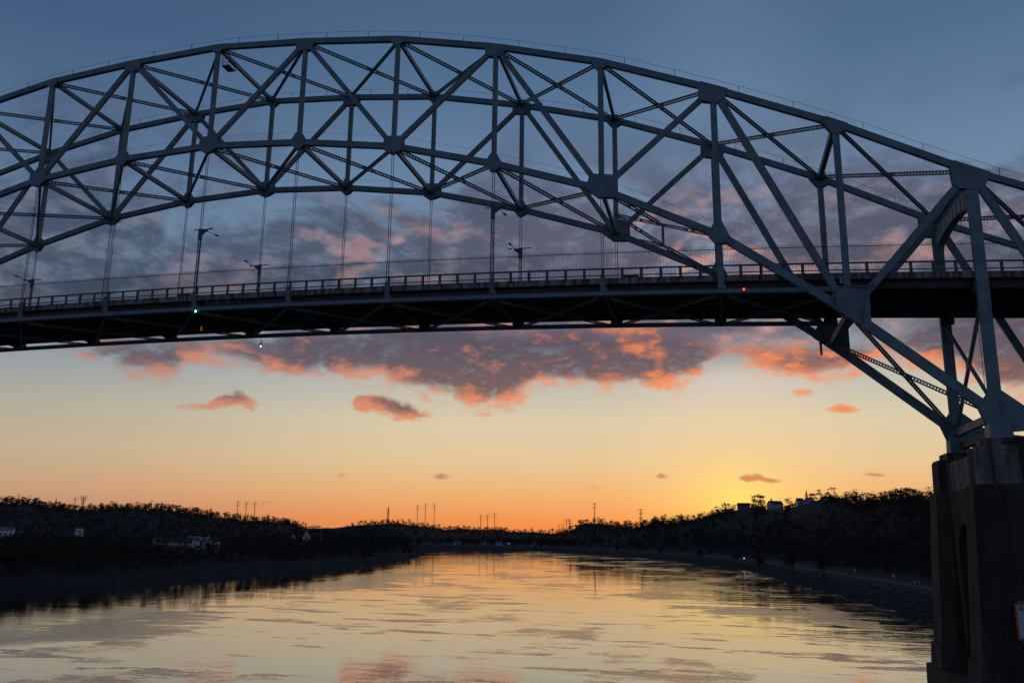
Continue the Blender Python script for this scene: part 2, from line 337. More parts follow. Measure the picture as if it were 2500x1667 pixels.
az_r = np.array([azel(x, 1260)[0] for x, _ in RDIST]); d_r = np.array([d for _, d in RDIST], float)
def vn(x, y, s, seed=0):
    """value noise"""
    x = x/s; y = y/s; xi = np.floor(x).astype(int); yi = np.floor(y).astype(int); fx = x-xi; fy = y-yi
    fx = fx*fx*(3-2*fx); fy = fy*fy*(3-2*fy)
    def h(a, b): return (np.sin(a*127.1+b*311.7+seed*74.7)*43758.5453) % 1
    return (h(xi, yi)*(1-fx)+h(xi+1, yi)*fx)*(1-fy)+(h(xi, yi+1)*(1-fx)+h(xi+1, yi+1)*fx)*fy
def sstep(a, b, x): t = np.clip((x-a)/(b-a), 0, 1); return t*t*(3-2*t)
def terrain(x, y):
    x = np.asarray(x, float); y = np.asarray(y, float)
    dx = x-CAM[0]; dy = y-CAM[1]; r = np.hypot(dx, dy); az = np.degrees(np.arctan2(dx, dy))
    sd = sdist(x, y)
    rr = np.interp(az, az_r, d_r); ee = np.interp(az, az_s, el_s)
    top = H+rr*np.tan(np.radians(ee))-np.interp(az, [-50, -20, -10, -1, .8, 6.3, 8, 20], [6.5, 7, 6.5, 6, 2.2, 2.2, 5, 5])
    foot = np.interp(az, [-60, -25, -14, -8, 0, 6, 20], [.55, .62, .72, .8, .72, .66, .5])*rr
    low = np.where(sd < 0, np.maximum(sd*.35, -3.5), np.where(sd < 8, .42*sd, 3.36+1.8*sstep(8, 26, sd)))
    und = (vn(x, y, 60)-.5)*1.2*sstep(25, 80, sd)+(vn(x, y, 240, 3)-.4)*5*sstep(60, 260, sd)*(az > -70)*(1-sstep(-20, -10, az))
    k = sstep(0, 1, (r-foot)/np.maximum(rr-foot, 1))
    und = und+9*sstep(22, 85, sd)*sstep(-11, -4, az)*sstep(60, 200, r)
    hill = np.maximum(top-5.2, 2)*k*(1-.35*sstep(rr*1.02, rr*1.7, r))
    hill = hill*sstep(18, 90, sd)+(vn(x, y, 90, 5)-.5)*3*k*(r < rr*.93)
    return np.where(sd > 0, low+und*(1-k)+hill, low)
def ground(x, y): return float(terrain(np.array([x]), np.array([y]))[0])
def polar(px, r):
    a = R(azel(px, 1290)[0]); return CAM[0]+r*math.sin(a), CAM[1]+r*math.cos(a)
def hit(px, py, lo=120, hi=4000):
    """where the sight line through a surveyed point meets the ground"""
    d = ray(px, py); d = d/math.hypot(d[0], d[1]); r = np.arange(lo, hi, 4.)
    x = CAM[0]+d[0]*r; y = CAM[1]+d[1]*r; z = H+d[2]*r; g = terrain(x, y)
    i = np.argmax((g > z) & (sdist(x, y) > 0))
    if not (g[i] > z[i]): i = int(np.argmin(abs(g-z)))
    return float(x[i]), float(y[i]), float(g[i]), float(r[i])

def tmat():
    m = bpy.data.materials.new('winter_ground'); m.use_nodes = True; t = NT(m.node_tree); b = m.node_tree.nodes['Principled BSDF']
    co = t.node('ShaderNodeNewGeometry').outputs['Position']
    n = t.noise(co, .02, 6, .65); n2 = t.noise(co, .35, 5, .7)
    c = t.mix(t.ss(n, .35, .65), (.014, .013, .009, 1), (.028, .022, .016, 1))
    c = t.mix(t.m('MULTIPLY', t.ss(n2, .35, .7), .6), c, (.018, .018, .015, 1))
    z = t.sep(co)[2]
    c = t.mix(t.ss(z, 3.4, 2.2), c, t.mix(n2, (.012, .012, .011, 1), (.03, .03, .028, 1)))
    t.l.new(c, b.inputs['Base Color']); b.inputs['Roughness'].default_value = .95
    bn = t.node('ShaderNodeBump'); bn.inputs['Distance'].default_value = .8; t.l.new(t.noise(co, .5, 6, .7), bn.inputs['Height']); t.l.new(bn.outputs[0], b.inputs['Normal'])
    return m
azs = np.radians(np.concatenate([np.linspace(-100, -52, 60, endpoint=False), np.linspace(-52, 24, 760, endpoint=False), np.linspace(24, 80, 60)]))
rs = np.concatenate([np.geomspace(40, 3000, 330, endpoint=False), np.geomspace(3000, 14000, 30)])
A, Rr = np.meshgrid(azs, rs, indexing='ij')
TX = CAM[0]+Rr*np.sin(A); TY = CAM[1]+Rr*np.cos(A); TZ = terrain(TX, TY)
TZ = np.where(Rr > 6000, TZ*.3, TZ)
na, nr = A.shape; idx = np.arange(na*nr).reshape(na, nr)
F = np.stack([idx[:-1, :-1], idx[:-1, 1:], idx[1:, 1:], idx[1:, :-1]], -1).reshape(-1, 4)
tag(npmesh('ground', np.stack([TX, TY, TZ], -1).reshape(-1, 3), F, tmat(), smooth=True), kind='structure')

def wmat():
    m = bpy.data.materials.new('canal_water'); m.use_nodes = True; nt = m.node_tree; nt.nodes.clear(); t = NT(nt)
    out = t.node('ShaderNodeOutputMaterial'); co = t.node('ShaderNodeNewGeometry').outputs['Position']
    sx, sy, sz = t.sep(co)
    # current-driven patches of ruffled and smooth water
    v = t.v('MULTIPLY', co, (1, .55, 1))
    warp = t.v('SCALE', t.v('SUBTRACT', t.noise(v, .05, 2, .5, 'Color'), (.5, .5, .5)), scale=12.)
    vw = t.v('ADD', v, warp)
    p1 = t.noise(vw, .026, 9, .6); p2 = t.noise(t.v('MULTIPLY', co, (.6, 1.2, 1)), .16, 5, .65)
    lx = t.m('SUBTRACT', t.m('MULTIPLY', sy, -.12), sx)
    left = t.m('SUBTRACT', t.ss(lx, 10, 70, 0., .1), t.ss(lx, 70, 112, 0., .13))
    patch = t.ss(t.m('ADD', t.m('MULTIPLY', t.m('SUBTRACT', t.noise(t.v('MULTIPLY', co, (.25, 1.1, 1)), .3, 4, .6), .5), .16), t.m('ADD', t.m('ADD', p1, left), t.m('MULTIPLY', t.m('SUBTRACT', p2, .5), .3))), .525, .63)
    right = t.ss(t.m('SUBTRACT', sx, t.m('MULTIPLY', sy, -.19)), 55, 165)
    p3 = t.noise(t.v('MULTIPLY', co, (.34, 1., 1)), .12, 6, .62)
    lines = t.m('MULTIPLY', t.ss(p3, .565, .64), t.ss(p1, .38, .5))
    mask = t.m('MAXIMUM', t.m('MULTIPLY', patch, .8), t.m('MULTIPLY', lines, .75))
    mask = t.m('MULTIPLY', mask, t.ss(lx, 30, 56, 1., .12))
    rm = t.m('MULTIPLY', right, t.ss(p2, .4, .6))
    mask = t.m('MAXIMUM', mask, t.m('MULTIPLY', rm, .16))
    h1 = t.noise(t.v('MULTIPLY', co, (.8, 1, 1)), .42, 3, .5); h2 = t.noise(co, 1.7, 3, .55); h3 = t.noise(co, 5.5, 2, .5)
    hh = t.m('ADD', t.m('MULTIPLY', h1, .007), t.m('MULTIPLY', h2, .0035))
    ha = t.noise(t.v('MULTIPLY', co, (.6, 1, 1)), .14, 4, .6); hb = t.noise(t.v('MULTIPLY', co, (.4, 1, 1)), .038, 2, .5)
    shore = t.m('MAXIMUM', right, t.ss(t.m('SUBTRACT', t.m('MULTIPLY', sy, -.12), sx), 25, 110, 0., .06))
    amp = t.m('ADD', t.m('MULTIPLY', shore, .10), .03)
    hh = t.m('ADD', hh, t.m('MULTIPLY', t.m('ADD', ha, t.m('MULTIPLY', hb, 2.2)), amp))
    hh = t.m('ADD', hh, t.m('MULTIPLY', h1, t.m('MULTIPLY', right, .01)))
    hr = t.m('ADD', t.m('MULTIPLY', h2, .055), t.m('MULTIPLY', h3, .03))
    hh = t.m('ADD', hh, t.m('MULTIPLY', hr, mask))
    bn = t.node('ShaderNodeBump'); bn.inputs['Strength'].default_value = 1; bn.inputs['Distance'].default_value = 1
    t.l.new(hh, bn.inputs['Height'])
    gl = t.node('ShaderNodeBsdfGlossy'); gl.inputs['Color'].default_value = (.93, .93, .93, 1)
    t.l.new(t.m('ADD', t.m('MULTIPLY', mask, .07), .012), gl.inputs['Roughness']); t.l.new(bn.outputs[0], gl.inputs['Normal'])
    df = t.node('ShaderNodeBsdfDiffuse'); df.inputs['Color'].default_value = (.012, .02, .022, 1)
    fr = t.node('ShaderNodeFresnel'); fr.inputs['IOR'].default_value = 1.36; t.l.new(bn.outputs[0], fr.inputs['Normal'])
    ms = t.node('ShaderNodeMixShader'); t.l.new(t.m('POWER', fr.outputs[0], .52), ms.inputs[0]); t.l.new(df.outputs[0], ms.inputs[1]); t.l.new(gl.outputs[0], ms.inputs[2])
    t.l.new(ms.outputs[0], out.inputs[0]); return m
wb = MB(); g = np.linspace(-1, 1, 9)
wb.prim([(-9000, -4000, 0), (9000, -4000, 0), (9000, 9000, 0), (-9000, 9000, 0)], [(0, 1, 2, 3)])
tag(wb.obj('water', wmat()), kind='structure')

# service road on the right bank
road_pts = [(113.5, 60), (116.5, 108), (114.7, 159), (114.0, 193), (108, 216), (106, 260), (98, 330), (94, 390), (78, 486), (36, 640)]
RP = np.array(road_pts, float); tt_ = np.arange(len(RP)); tf = np.linspace(0, len(RP)-1, 260)
cx_ = np.interp(tf, tt_, RP[:, 0]); cy_ = np.interp(tf, tt_, RP[:, 1])
for _ in range(6): cx_[1:-1] = (cx_[:-2]+2*cx_[1:-1]+cx_[2:])/4; cy_[1:-1] = (cy_[:-2]+2*cy_[1:-1]+cy_[2:])/4
V = []; 
for i in range(len(cx_)):
    j = min(i+1, len(cx_)-1); k = max(i-1, 0); d = np.array([cx_[j]-cx_[k], cy_[j]-cy_[k]]); d /= np.linalg.norm(d); nrm = np.array([d[1], -d[0]])
    sdv = float(sdist(np.array([cx_[i]]), np.array([cy_[i]]))[0]); sh = nrm*(14-sdv) if sdv < 14 else nrm*0
    for o in (0, 1.6, 3.2):
        q_ = np.array([cx_[i], cy_[i]])+sh+nrm*o; V.append((q_[0], q_[1], ground(q_[0], q_[1])+.07))
Fq = [(3*i+a, 3*i+a+1, 3*i+a+4, 3*i+a+3) for i in range(len(cx_)-1) for a in (0, 1)]
tag(npmesh('service_road', V, Fq, M['path']), kind='structure')

# riprap along both banks: past counting
def rocks():
    ico = np.array([(0, 0, 1), (.9, 0, .2), (.28, .86, .3), (-.72, .53, .1), (-.7, -.5, .35), (.28, -.86, .15), (.7, .5, -.5), (-.3, .85, -.45), (-.9, 0, -.4), (-.3, -.85, -.5), (.7, -.5, -.45)])
    fc = np.array([(0, 1, 2), (0, 2, 3), (0, 3, 4), (0, 4, 5), (0, 5, 1), (1, 6, 2), (2, 7, 3), (3, 8, 4), (4, 9, 5), (5, 10, 1), (2, 6, 7), (3, 7, 8), (4, 8, 9), (5, 9, 10), (1, 10, 6)])
    Vs = []; Fs = []; o = 0
    for poly, n in ((RIGHT[2:], 9000), (LEFT, 4500)):
        P = np.array(poly, float); seg = np.hypot(*(P[1:]-P[:-1]).T); cum = np.concatenate([[0], np.cumsum(seg)])
        mid = rng.random(n)**.7*cum[-1] if poly[0][0] < -100 and n == 9000 else rng.random(n)*cum[-1]
        X = np.interp(mid, cum, P[:, 0])+rng.normal(0, 5, n); Y = np.interp(mid, cum, P[:, 1])+rng.normal(0, 5, n)
        sd = sdist(X, Y); ok = (sd > -1.2) & (sd < 9.5); X = X[ok]; Y = Y[ok]; Z = terrain(X, Y); sz = rng.uniform(.3, .85, len(X))
        for x, y, z, s_ in zip(X, Y, Z, sz):
            a = rng.random()*6.28; c, s2 = math.cos(a), math.sin(a); v = ico*(s_*np.array([1, .8, .65]))*(1+rng.normal(0, .12, ico.shape))
            v = np.stack([v[:, 0]*c-v[:, 1]*s2+x, v[:, 0]*s2+v[:, 1]*c+y, v[:, 2]+z], -1); Vs.append(v); Fs.append(fc+o); o += len(ico)
    return tag(npmesh('riprap', np.concatenate(Vs), np.concatenate(Fs), M['rock']), 'grey granite riprap boulders lining both canal banks', 'rocks', kind='stuff')
rocks()

# ------------------------------------------------------------------ bridge pier
zr = lambda z: z+H
def octring(cx, cy, hx, hy, ch, z): return [(cx-hx+ch, cy-hy, z), (cx+hx-ch, cy-hy, z), (cx+hx, cy-hy+ch, z), (cx+hx, cy+hy-ch, z), (cx+hx-ch, cy+hy, z), (cx-hx+ch, cy+hy, z), (cx-hx, cy+hy-ch, z), (cx-hx, cy-hy+ch, z)]
PX = 7*PAN
def pier(px, label):
    p = empty('bridge_pier', (px, W/2, -3.5)); tag(p, label, 'bridge pier')
    def part(name, b, m): o = b.obj(name, m, p); o.matrix_parent_inverse = Matrix.Translation((-px, -W/2, 3.5)); return o
    for cy in (0, W):
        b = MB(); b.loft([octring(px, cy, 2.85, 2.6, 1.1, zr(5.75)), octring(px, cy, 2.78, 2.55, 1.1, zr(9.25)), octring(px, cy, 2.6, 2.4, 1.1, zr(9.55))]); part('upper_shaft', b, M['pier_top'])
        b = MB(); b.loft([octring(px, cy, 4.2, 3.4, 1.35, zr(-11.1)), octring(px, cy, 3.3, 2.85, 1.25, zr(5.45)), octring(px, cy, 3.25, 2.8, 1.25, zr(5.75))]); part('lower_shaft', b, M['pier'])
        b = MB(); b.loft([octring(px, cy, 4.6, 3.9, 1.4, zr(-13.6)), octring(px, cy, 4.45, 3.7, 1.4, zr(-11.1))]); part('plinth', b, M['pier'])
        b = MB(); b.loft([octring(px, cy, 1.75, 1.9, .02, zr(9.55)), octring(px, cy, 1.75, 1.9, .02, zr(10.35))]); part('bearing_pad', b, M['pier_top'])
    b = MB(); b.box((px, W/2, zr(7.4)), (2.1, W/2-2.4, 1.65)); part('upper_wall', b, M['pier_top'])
    # connecting wall with an arched opening
    b = MB(); y0, y1 = 2.6, W-2.6; ym = W/2; ra = 3.0; zc = zr(-.9)
    hx = 2.15
    def wall(poly):
        n = len(poly); vs = [(px-hx, y, z) for y, z in poly]+[(px+hx, y, z) for y, z in poly]
        b.prim(vs, [tuple(range(n)), tuple(range(n, 2*n))[::-1]]+[((k+1) % n, k, n+k, n+(k+1) % n) for k in range(n)])
    arc = [(ym+ra*math.cos(a), zc+ra*math.sin(a)) for a in np.linspace(0, math.pi, 17)]
    for k in range(16):
        (ya, za), (yb, zb) = arc[k], arc[k+1]; wall([(ya, za), (ya, zr(5.74)), (yb, zr(5.74)), (yb, zb)])
    wall([(y0, zr(-11)), (y0, zr(5.74)), (ym-ra, zr(5.74)), (ym-ra, zr(-11))]); wall([(ym+ra, zr(-11)), (ym+ra, zr(5.74)), (y1, zr(5.74)), (y1, zr(-11))])
    part('arched_wall', b, M['pier'])
    b = MB(); b.loft([octring(px, W/2, 5.2, W/2+4.8, 1.6, -3.5), octring(px, W/2, 5.05, W/2+4.6, 1.6, zr(-13.6))]); part('footing', b, M['pier'])
    return p
pier(PX, 'massive stained concrete twin-shaft pier rising from the canal at the right edge')

# ------------------------------------------------------------------ the arch bridge
T_ = [66.5, 65.69, 64.30, 61.45, 57.69, 52.48, 46.59, 39.58, 33.8, 29.9]
B_ = [51.53, 50.80, 48.92, 45.31, 40.79, 34.08, 24.29, 12.85, 11.0, 12.2]
I0, I1 = -5, 9                               # panel points built; the crown is 0, the pier is 7
T = {i: zr(T_[abs(i)]) for i in range(I0, I1+1)}; B = {i: zr(B_[abs(i)]) for i in range(I0, I1+1)}
X = lambda i: i*PAN
zt = lambda x: zr(28.55-.00025*x*x)            # tie level
BR = empty('arch_bridge', (0, W/2, zr(28.5)))
tag(BR, 'blue-grey steel truss arch bridge with hung road deck across the canal', 'bridge')
BRI = Matrix.Translation((0, -W/2, -zr(28.5)))
def bp(name, b, m, parent=None, kind=None):
    o = b.obj(name, m, parent or BR)
    if parent is None: o.matrix_parent_inverse = BRI
    if kind: o['kind'] = kind
    return o
def laced_box(b, p0, p1, dep, wid, faces='b', cover=True, pitch=.62, trim=(0, 0)):
    """two side plates (in planes parallel to the truss), flanges, zigzag lacing on the open faces"""
    p0 = np.array(p0, float); p1 = np.array(p1, float); d = p1-p0; L = np.linalg.norm(d); d /= L
    p0 = p0+d*trim[0]; p1 = p1-d*trim[1]; L = np.linalg.norm(p1-p0)
    y = np.array((0, 1., 0)); u = np.cross(d, y); u /= np.linalg.norm(u)
    if u[2] < 0: u = -u
    if abs(d[2]) > .985 and u[0] < 0: u = -u
    for s in (-1, 1):
        o = y*s*(wid/2-.03)
        b.bar(p0+o, p1+o, .03, dep/2, y)
        for s2 in (-1, 1):                     # flange angles, proud of the plate
            o2 = y*s*(wid/2-.09)+u*s2*(dep/2+.012)
            b.bar(p0+o2, p1+o2, .09, .014, y)
    def lace(sign):
        n = max(4, int(L/pitch)); hw = wid/2-.1
        for k in range(n):
            a = p0+d*(L*k/n)+u*sign*(dep/2+.04); c = p0+d*(L*(k+1)/n)+u*sign*(dep/2+.04); s = 1 if k % 2 else -1
            b.bar(a+y*s*hw, c-y*s*hw, .045, .012, u if False else y)
    if cover: b.bar(p0+u*(dep/2+.04), p1+u*(dep/2+.04), wid/2+.03, .016, y)
    else: lace(1)
    if 'b' in faces: lace(-1)
def hull(pts):
    pts = sorted(set((round(x, 4), round(z, 4)) for x, z in pts))
    def half(ps):
        o = []
        for p in ps:
            while len(o) > 1 and (o[-1][0]-o[-2][0])*(p[1]-o[-2][1])-(o[-1][1]-o[-2][1])*(p[0]-o[-2][0]) <= 0: o.pop()
            o.append(p)
        return o
    a = half(pts); c = half(pts[::-1]); return a[:-1]+c[:-1]
chw = .56
def mem(i): return max(0, abs(i))
for y in (0., W):
    for i in range(I0, I1):
        k = max(abs(i), abs(i+1)); m = M['steel']
        b = MB(); laced_box(b, (X(i), y, T[i]), (X(i+1), y, T[i+1]), .66 if k < 8 else .6, chw); bp('top_chord', b, m)
        dep = .68 if k <= 5 else (.8 if k <= 6 else .95)
        b = MB(); laced_box(b, (X(i), y, B[i]), (X(i+1), y, B[i+1]), dep, chw, cover=True); bp('bottom_chord', b, m)
    for i in range(I0, I1+1):
        big = abs(i) == 7
        b = MB(); wd = {0: .5, 1: .5, 2: .5, 3: .52, 4: .58, 5: .66, 6: .64, 7: 1.12, 8: .6, 9: .5}[abs(i)]
        laced_box(b, (X(i), y, B[i]), (X(i), y, T[i]), wd, .5 if not big else .54, cover=False, pitch=.6); bp('post', b, M['steel'])
        if i % 2:
            for j in (i-1, i+1):
                if I0 <= j <= I1:
                    b = MB(); k = max(abs(i), abs(j)); laced_box(b, (X(i), y, T[i]), (X(j), y, B[j]), .58 if k < 6 else .72, .46, cover=(j > i) != (i < 0), pitch=.55, trim=(.9, .9)); bp('diagonal', b, M['steel'])
    # gusset plates: outline around the member ends
    for i in range(I0, I1+1):
        for top in (0, 1):
            P = T if top else B; c = np.array([X(i), P[i]]); mm = []
            kk = abs(i); s = 1.0+.12*max(0, kk-3)
            for j in (i-1, i+1):
                if j in P: mm.append((np.array([X(j), P[j]])-c, (1.35 if (i % 2 == top) else .95)*s, .40 if kk < 5 else .47))
            mm.append((np.array([0, -1. if top else 1.]), (1.25 if (i % 2 == top) else (.95 if top else 1.35))*s, .36))
            if i % 2 == top:
                Q = B if top else T
                for j in (i-1, i+1):
                    if j in Q: mm.append((np.array([X(j), Q[j]])-c, 1.55*s, .34 if kk < 5 else .42))
            special = (not top) and kk in (4, 6, 7)
            pts = []
            for dv, L, hw in mm:
                dv = dv/np.linalg.norm(dv); nn = np.array([-dv[1], dv[0]])
                L = L*(1.0 if not special else (1.25 if kk == 4 else (1.35 if kk == 7 else 1.3)))
                pts += [tuple(c+dv*L+nn*hw), tuple(c+dv*L-nn*hw)]
            if not top:
                if kk < 6: pts += [(c[0]-.42, c[1]-.95*(1+.1*(kk > 3))), (c[0]+.42, c[1]-.95*(1+.1*(kk > 3)))]
                if kk == 7: pts = pts+[(c[0]-.9, c[1]-1.55), (c[0]+1.6*np.sign(i), c[1]-1.7), (c[0]+4.3*np.sign(i), c[1]-1.5), (c[0]+4.3*np.sign(i), c[1]-.6)]
                if kk == 6: pts += [(c[0]+(.9 if i > 0 else -.9), c[1]+2.6), (c[0]+(1.7 if i > 0 else -1.7), c[1]+1.9)]
            hp = hull(pts)
            b = MB()
            for s_ in (-1, 1): b.prism(hp, y+s_*(chw/2+.045)-.02, y+s_*(chw/2+.045)+.02)
            bp('gusset_plate', b, M['steel_rusty'] if (not top and kk == 6) else M['steel'])
        # dark diaphragm closing the joint on its inner side is the strut connection below
    for i in (7,):
        b = MB(); b.loft([octring(X(i), y, 1.1, .95, .02, zr(10.35)), octring(X(i), y, 1.05, .9, .02, B[i]-.9)]); bp('bearing_shoe', b, M['steel'])
# lateral bracing: laced I sections between the two trusses
def lateral(b, p0, p1, dep=.42, fl=.15, pitch=.42, vert=True, m_=None):
    p0 = np.array(p0, float); p1 = np.array(p1, float); d = p1-p0; L = np.linalg.norm(d); d /= L
    side = np.cross(d, (0, 0, 1.)); side /= np.linalg.norm(side); u = np.cross(side, d)
    a0 = p0+d*.8; a1 = p1-d*.8; L = np.linalg.norm(a1-a0)
    for s in (-1, 1):
        b.bar(a0+u*s*dep/2, a1+u*s*dep/2, fl, .022, side)
        b.bar(a0+u*s*(dep/2-.06), a1+u*s*(dep/2-.06), .02, .055, side)
    n = int(L/pitch)
    for k in range(n):
        t0 = a0+d*(L*k/n); t1 = a0+d*(L*(k+1)/n)
        if abs(k-n/2) < 1.6 and k % 1 == 0: continue
        b.bar(t0-u*dep/2*.85, t1+u*dep/2*.85, .012, .045, side); b.bar(t0+u*dep/2*.85+side*.03, t1-u*dep/2*.85+side*.03, .012, .045, side)
    m = (a0+a1)/2; b.bar(m-d*.9, m-d*.35, .014, dep/2*.8, side); b.bar(m+d*.35, m+d*.9, .014, dep/2*.8, side)
    b.bar(p0, a0, .016, dep/2, side); b.bar(a1, p1, .016, dep/2, side)
def strut(b, p0, p1, dep=.6, wid=.34):
    p0 = np.array(p0, float); p1 = np.array(p1, float); u = np.array((0, 0, 1.)); x = np.array((1., 0, 0))
    for s in (-1, 1):
        b.bar(p0+x*s*wid/2, p1+x*s*wid/2, .02, dep/2, x)
        for s2 in (-1, 1): b.bar(p0+x*s*(wid/2-.06)+u*s2*dep/2, p1+x*s*(wid/2-.06)+u*s2*dep/2, .075, .02, x)
    L = np.linalg.norm(p1-p0); d = (p1-p0)/L; n = int(L/.45)
    for s2 in (-1, 1):
        for k in range(n):
            s = 1 if k % 2 else -1; b.bar(p0+d*L*k/n+x*s*wid*.4+u*s2*(dep/2+.03), p0+d*L*(k+1)/n-x*s*wid*.4+u*s2*(dep/2+.03), .03, .01, x)
e = .3
for i in range(I0, I1+1):
    for P in (T, B):
        if P is T and abs(i) == 7: continue
        b = MB(); strut(b, (X(i), e, P[i]), (X(i), W-e, P[i]), .6 if abs(i) < 6 else .8, .34 if abs(i) < 6 else .5)
        for yy in (e+.6, W-e-.6):      # dark connection box at each end
            b.box((X(i), yy, P[i]-.02), (.62, .32, .28))
        bp('cross_strut', b, M['steel'])
for i in range(I0, I1):
    for P in (T, B):
        if P is B and i in (5, -6, -7): continue
        if P is B and i == 7: continue
        if P is B and i in (4, -5):
            continue
        for (a, c) in ((i, i+1), (i+1, i)):
            b = MB(); lateral(b, (X(a), e, P[a]-.05 if a == i else P[a]+.08), (X(c), W-e, P[c]-.05 if a == i else P[c]+.08)); bp('lateral_brace', b, M['steel'])
# raised bracing over the roadway between panel points 4 and 5
Mt = np.array([X(4.5), W/2, zr(38.7)]); Ml = np.array([X(4.5), W/2, zr(35.95)]); FP = (X(4), W-.3, zr(43.4))
for a, c in (((X(4), .3, B[4]), Mt), (Mt, (X(5), W-.3, B[5]+1)), ((X(5), .3, B[5]), Mt), (Mt, FP), (FP, Ml), (Ml, (X(5), W-.3, B[5]-.2)), ((X(4), W-.3, B[4]-.4), Ml)):
    if a is Mt and c[1] > 10 and c[2] < zr(36): continue
    b = MB(); lateral(b, a, c, .4, .15); bp('lateral_brace', b, M['steel'])
b = MB(); strut(b, Ml, Mt, .3, .3) if False else b.bar(Ml, Mt, .16, .16); bp('hanger_strut', b, M['steel'])
# arched portal between the end posts
def portal(i):
    b = MB(); x = X(i); n = 26
    def arcz(t):   # t across the width 0..1
        u = abs(2*t-1); return zr(36.5)-.9*u**2-2.6*max(0, (u-.78)/.22)**2.2
    ys = np.linspace(.28, W-.28, n+1); top = T[i]-1.15
    for sgn in (-1, 1):
        for k in range(n):
            ya, yb = ys[k], ys[k+1]; za, zb = arcz(ya/W), arcz(yb/W); xo = x+sgn*.24
            t1 = .03
            b.prim([(xo-t1/2, ya, za), (xo+t1/2, ya, za), (xo+t1/2, yb, zb), (xo-t1/2, yb, zb), (xo-t1/2, ya, top), (xo+t1/2, ya, top), (xo+t1/2, yb, top), (xo-t1/2, yb, top)], MB.BF)
    for k in range(n):
        ya, yb = ys[k], ys[k+1]; b.bar((x, ya, arcz(ya/W)-.02), (x, yb, arcz(yb/W)-.02), .44, .03, (1, 0, 0))
        b.bar((x, ya, arcz(ya/W)+.2), (x, yb, arcz(yb/W)+.2), .33, .02, (1, 0, 0))
    for yy in np.linspace(2, W-2, 8):
        for sgn in (-1, 1): b.bar((x+sgn*.28, yy, arcz(yy/W)+.2), (x+sgn*.28, yy, top), .03, .08, (1, 0, 0))
    b.box((x, W/2, top), (.4, W/2-.3, .05)); b.box((x, W/2, T[i]), (.3, W/2-.3, .35))
    bp('portal_arch', b, M['steel'])
portal(7)
# sway cross under the deck at the pier
for a, c in (((X(7), W-.3, zr(25.6)), (X(7), .4, zr(13.9))), ((X(7), .3, zr(25.8)), (X(7), W-.6, zr(13.4)))):
    b = MB(); b.bar(a, c, .17, .14, (1, 0, 0)); b.bar(a, c, .22, .03, (1, 0, 0)); bp('sway_brace', b, M['steel'])
b = MB(); b.box((X(7), W/2, zr(19.7)), (.2, .5, .45)); bp('sway_joint', b, M['steel'])
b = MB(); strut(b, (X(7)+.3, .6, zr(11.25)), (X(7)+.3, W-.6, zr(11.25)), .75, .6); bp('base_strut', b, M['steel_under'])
b = MB()
for s_ in (-.22, .22): b.bar((X(7)+.7+s_, 4.7, zr(27)), (X(7)+.7+s_, 4.5, zr(9.5)), .025, .025)
for k in range(52):
    f = k/51; b.bar((X(7)+.48, 4.7-.2*f, zr(27-17.5*f)), (X(7)+.92, 4.7-.2*f, zr(27-17.5*f)), .015, .015)
bp('access_ladder', b, M['ladder'])

# ties, hangers, floor
XT = 82.4
xs = [X(i) for i in range(I0, 7)]
for y in (0., W):
    for i in range(I0, 6):
        x0, x1 = X(i), min(X(i+1), XT)
        if i == -5: x0 = X(-5)
        b = MB(); z0, z1 = zt(x0), zt(x1); m = M['steel']
        for s_ in (-1, 1): b.bar((x0, y+s_*.2, z0), (x1, y+s_*.2, z1), .02, .23, (0, 1, 0))
        for s_ in (-1, 1): b.bar((x0, y, z0-.0+s_*.235), (x1, y, z1+s_*.235), .28, .014, (0, 1, 0))
        n = 5
        for k in range(n):
            xx = x0+(x1-x0)*(k+.5)/n; b.box((xx, y-.235, zt(xx)), (.05, .012, .19))
        if i == 5:
            b.bar((75, y-.26, zt(75)+.14), (XT+.8, y-.26, zt(XT)+.14), .05, .06, (0, 1, 0)); b.bar((75, y-.26, zt(75)-.12), (XT+.8, y-.26, zt(XT)-.12), .05, .06, (0, 1, 0)); b.bar((80, y-.26, zt(80)+.33), (XT+.8, y-.26, zt(XT)+.33), .08, .025, (0, 1, 0))
        bp('tie_chord', b, m)
for i in range(-5, 6):
    for y in (0., W):
        zb, ztop = zt(X(i)), B[i]-.8
        b = MB(); yo = -.02 if y == 0 else .02
        b.box((X(i), y, zb+1.05), (.22, .03, 1.15)); b.box((X(i)-.24, y, zb+1.05), (.025, .14, 1.15)); b.box((X(i)+.24, y, zb+1.05), (.025, .14, 1.15))
        b.prim([(X(i)+.26, y-.02, zb+.17), (X(i)+.65, y-.02, zb+.17), (X(i)+.26, y-.02, zb+1.3), (X(i)+.26, y+.02, zb+.17), (X(i)+.65, y+.02, zb+.17), (X(i)+.26, y+.02, zb+1.3)], [(0, 1, 2), (5, 4, 3), (0, 3, 4, 1), (1, 4, 5, 2), (2, 5, 3, 0)])
        b.box((X(i), y, zb+2.32), (.17, .17, .16))
        hb = bp('hanger', b, M['steel']); bp('socket', MB().box((X(i), y, B[i]-.98), (.2, .2, .14)), M['steel'], hb)
        if abs(i) == 5: 
            b = MB(); b.box((X(i), y, (zb+ztop)/2), (.36, .2, (ztop-zb)/2)); bp('hanger_column', b, M['steel'], hb); continue
        for s_ in (-1, 1):
            b = MB(); b.tube((X(i)+s_*.135, y, zb+2.3), (X(i)+s_*.135, y, ztop), .042, n=6); bp('rope', b, M['rope'], hb)
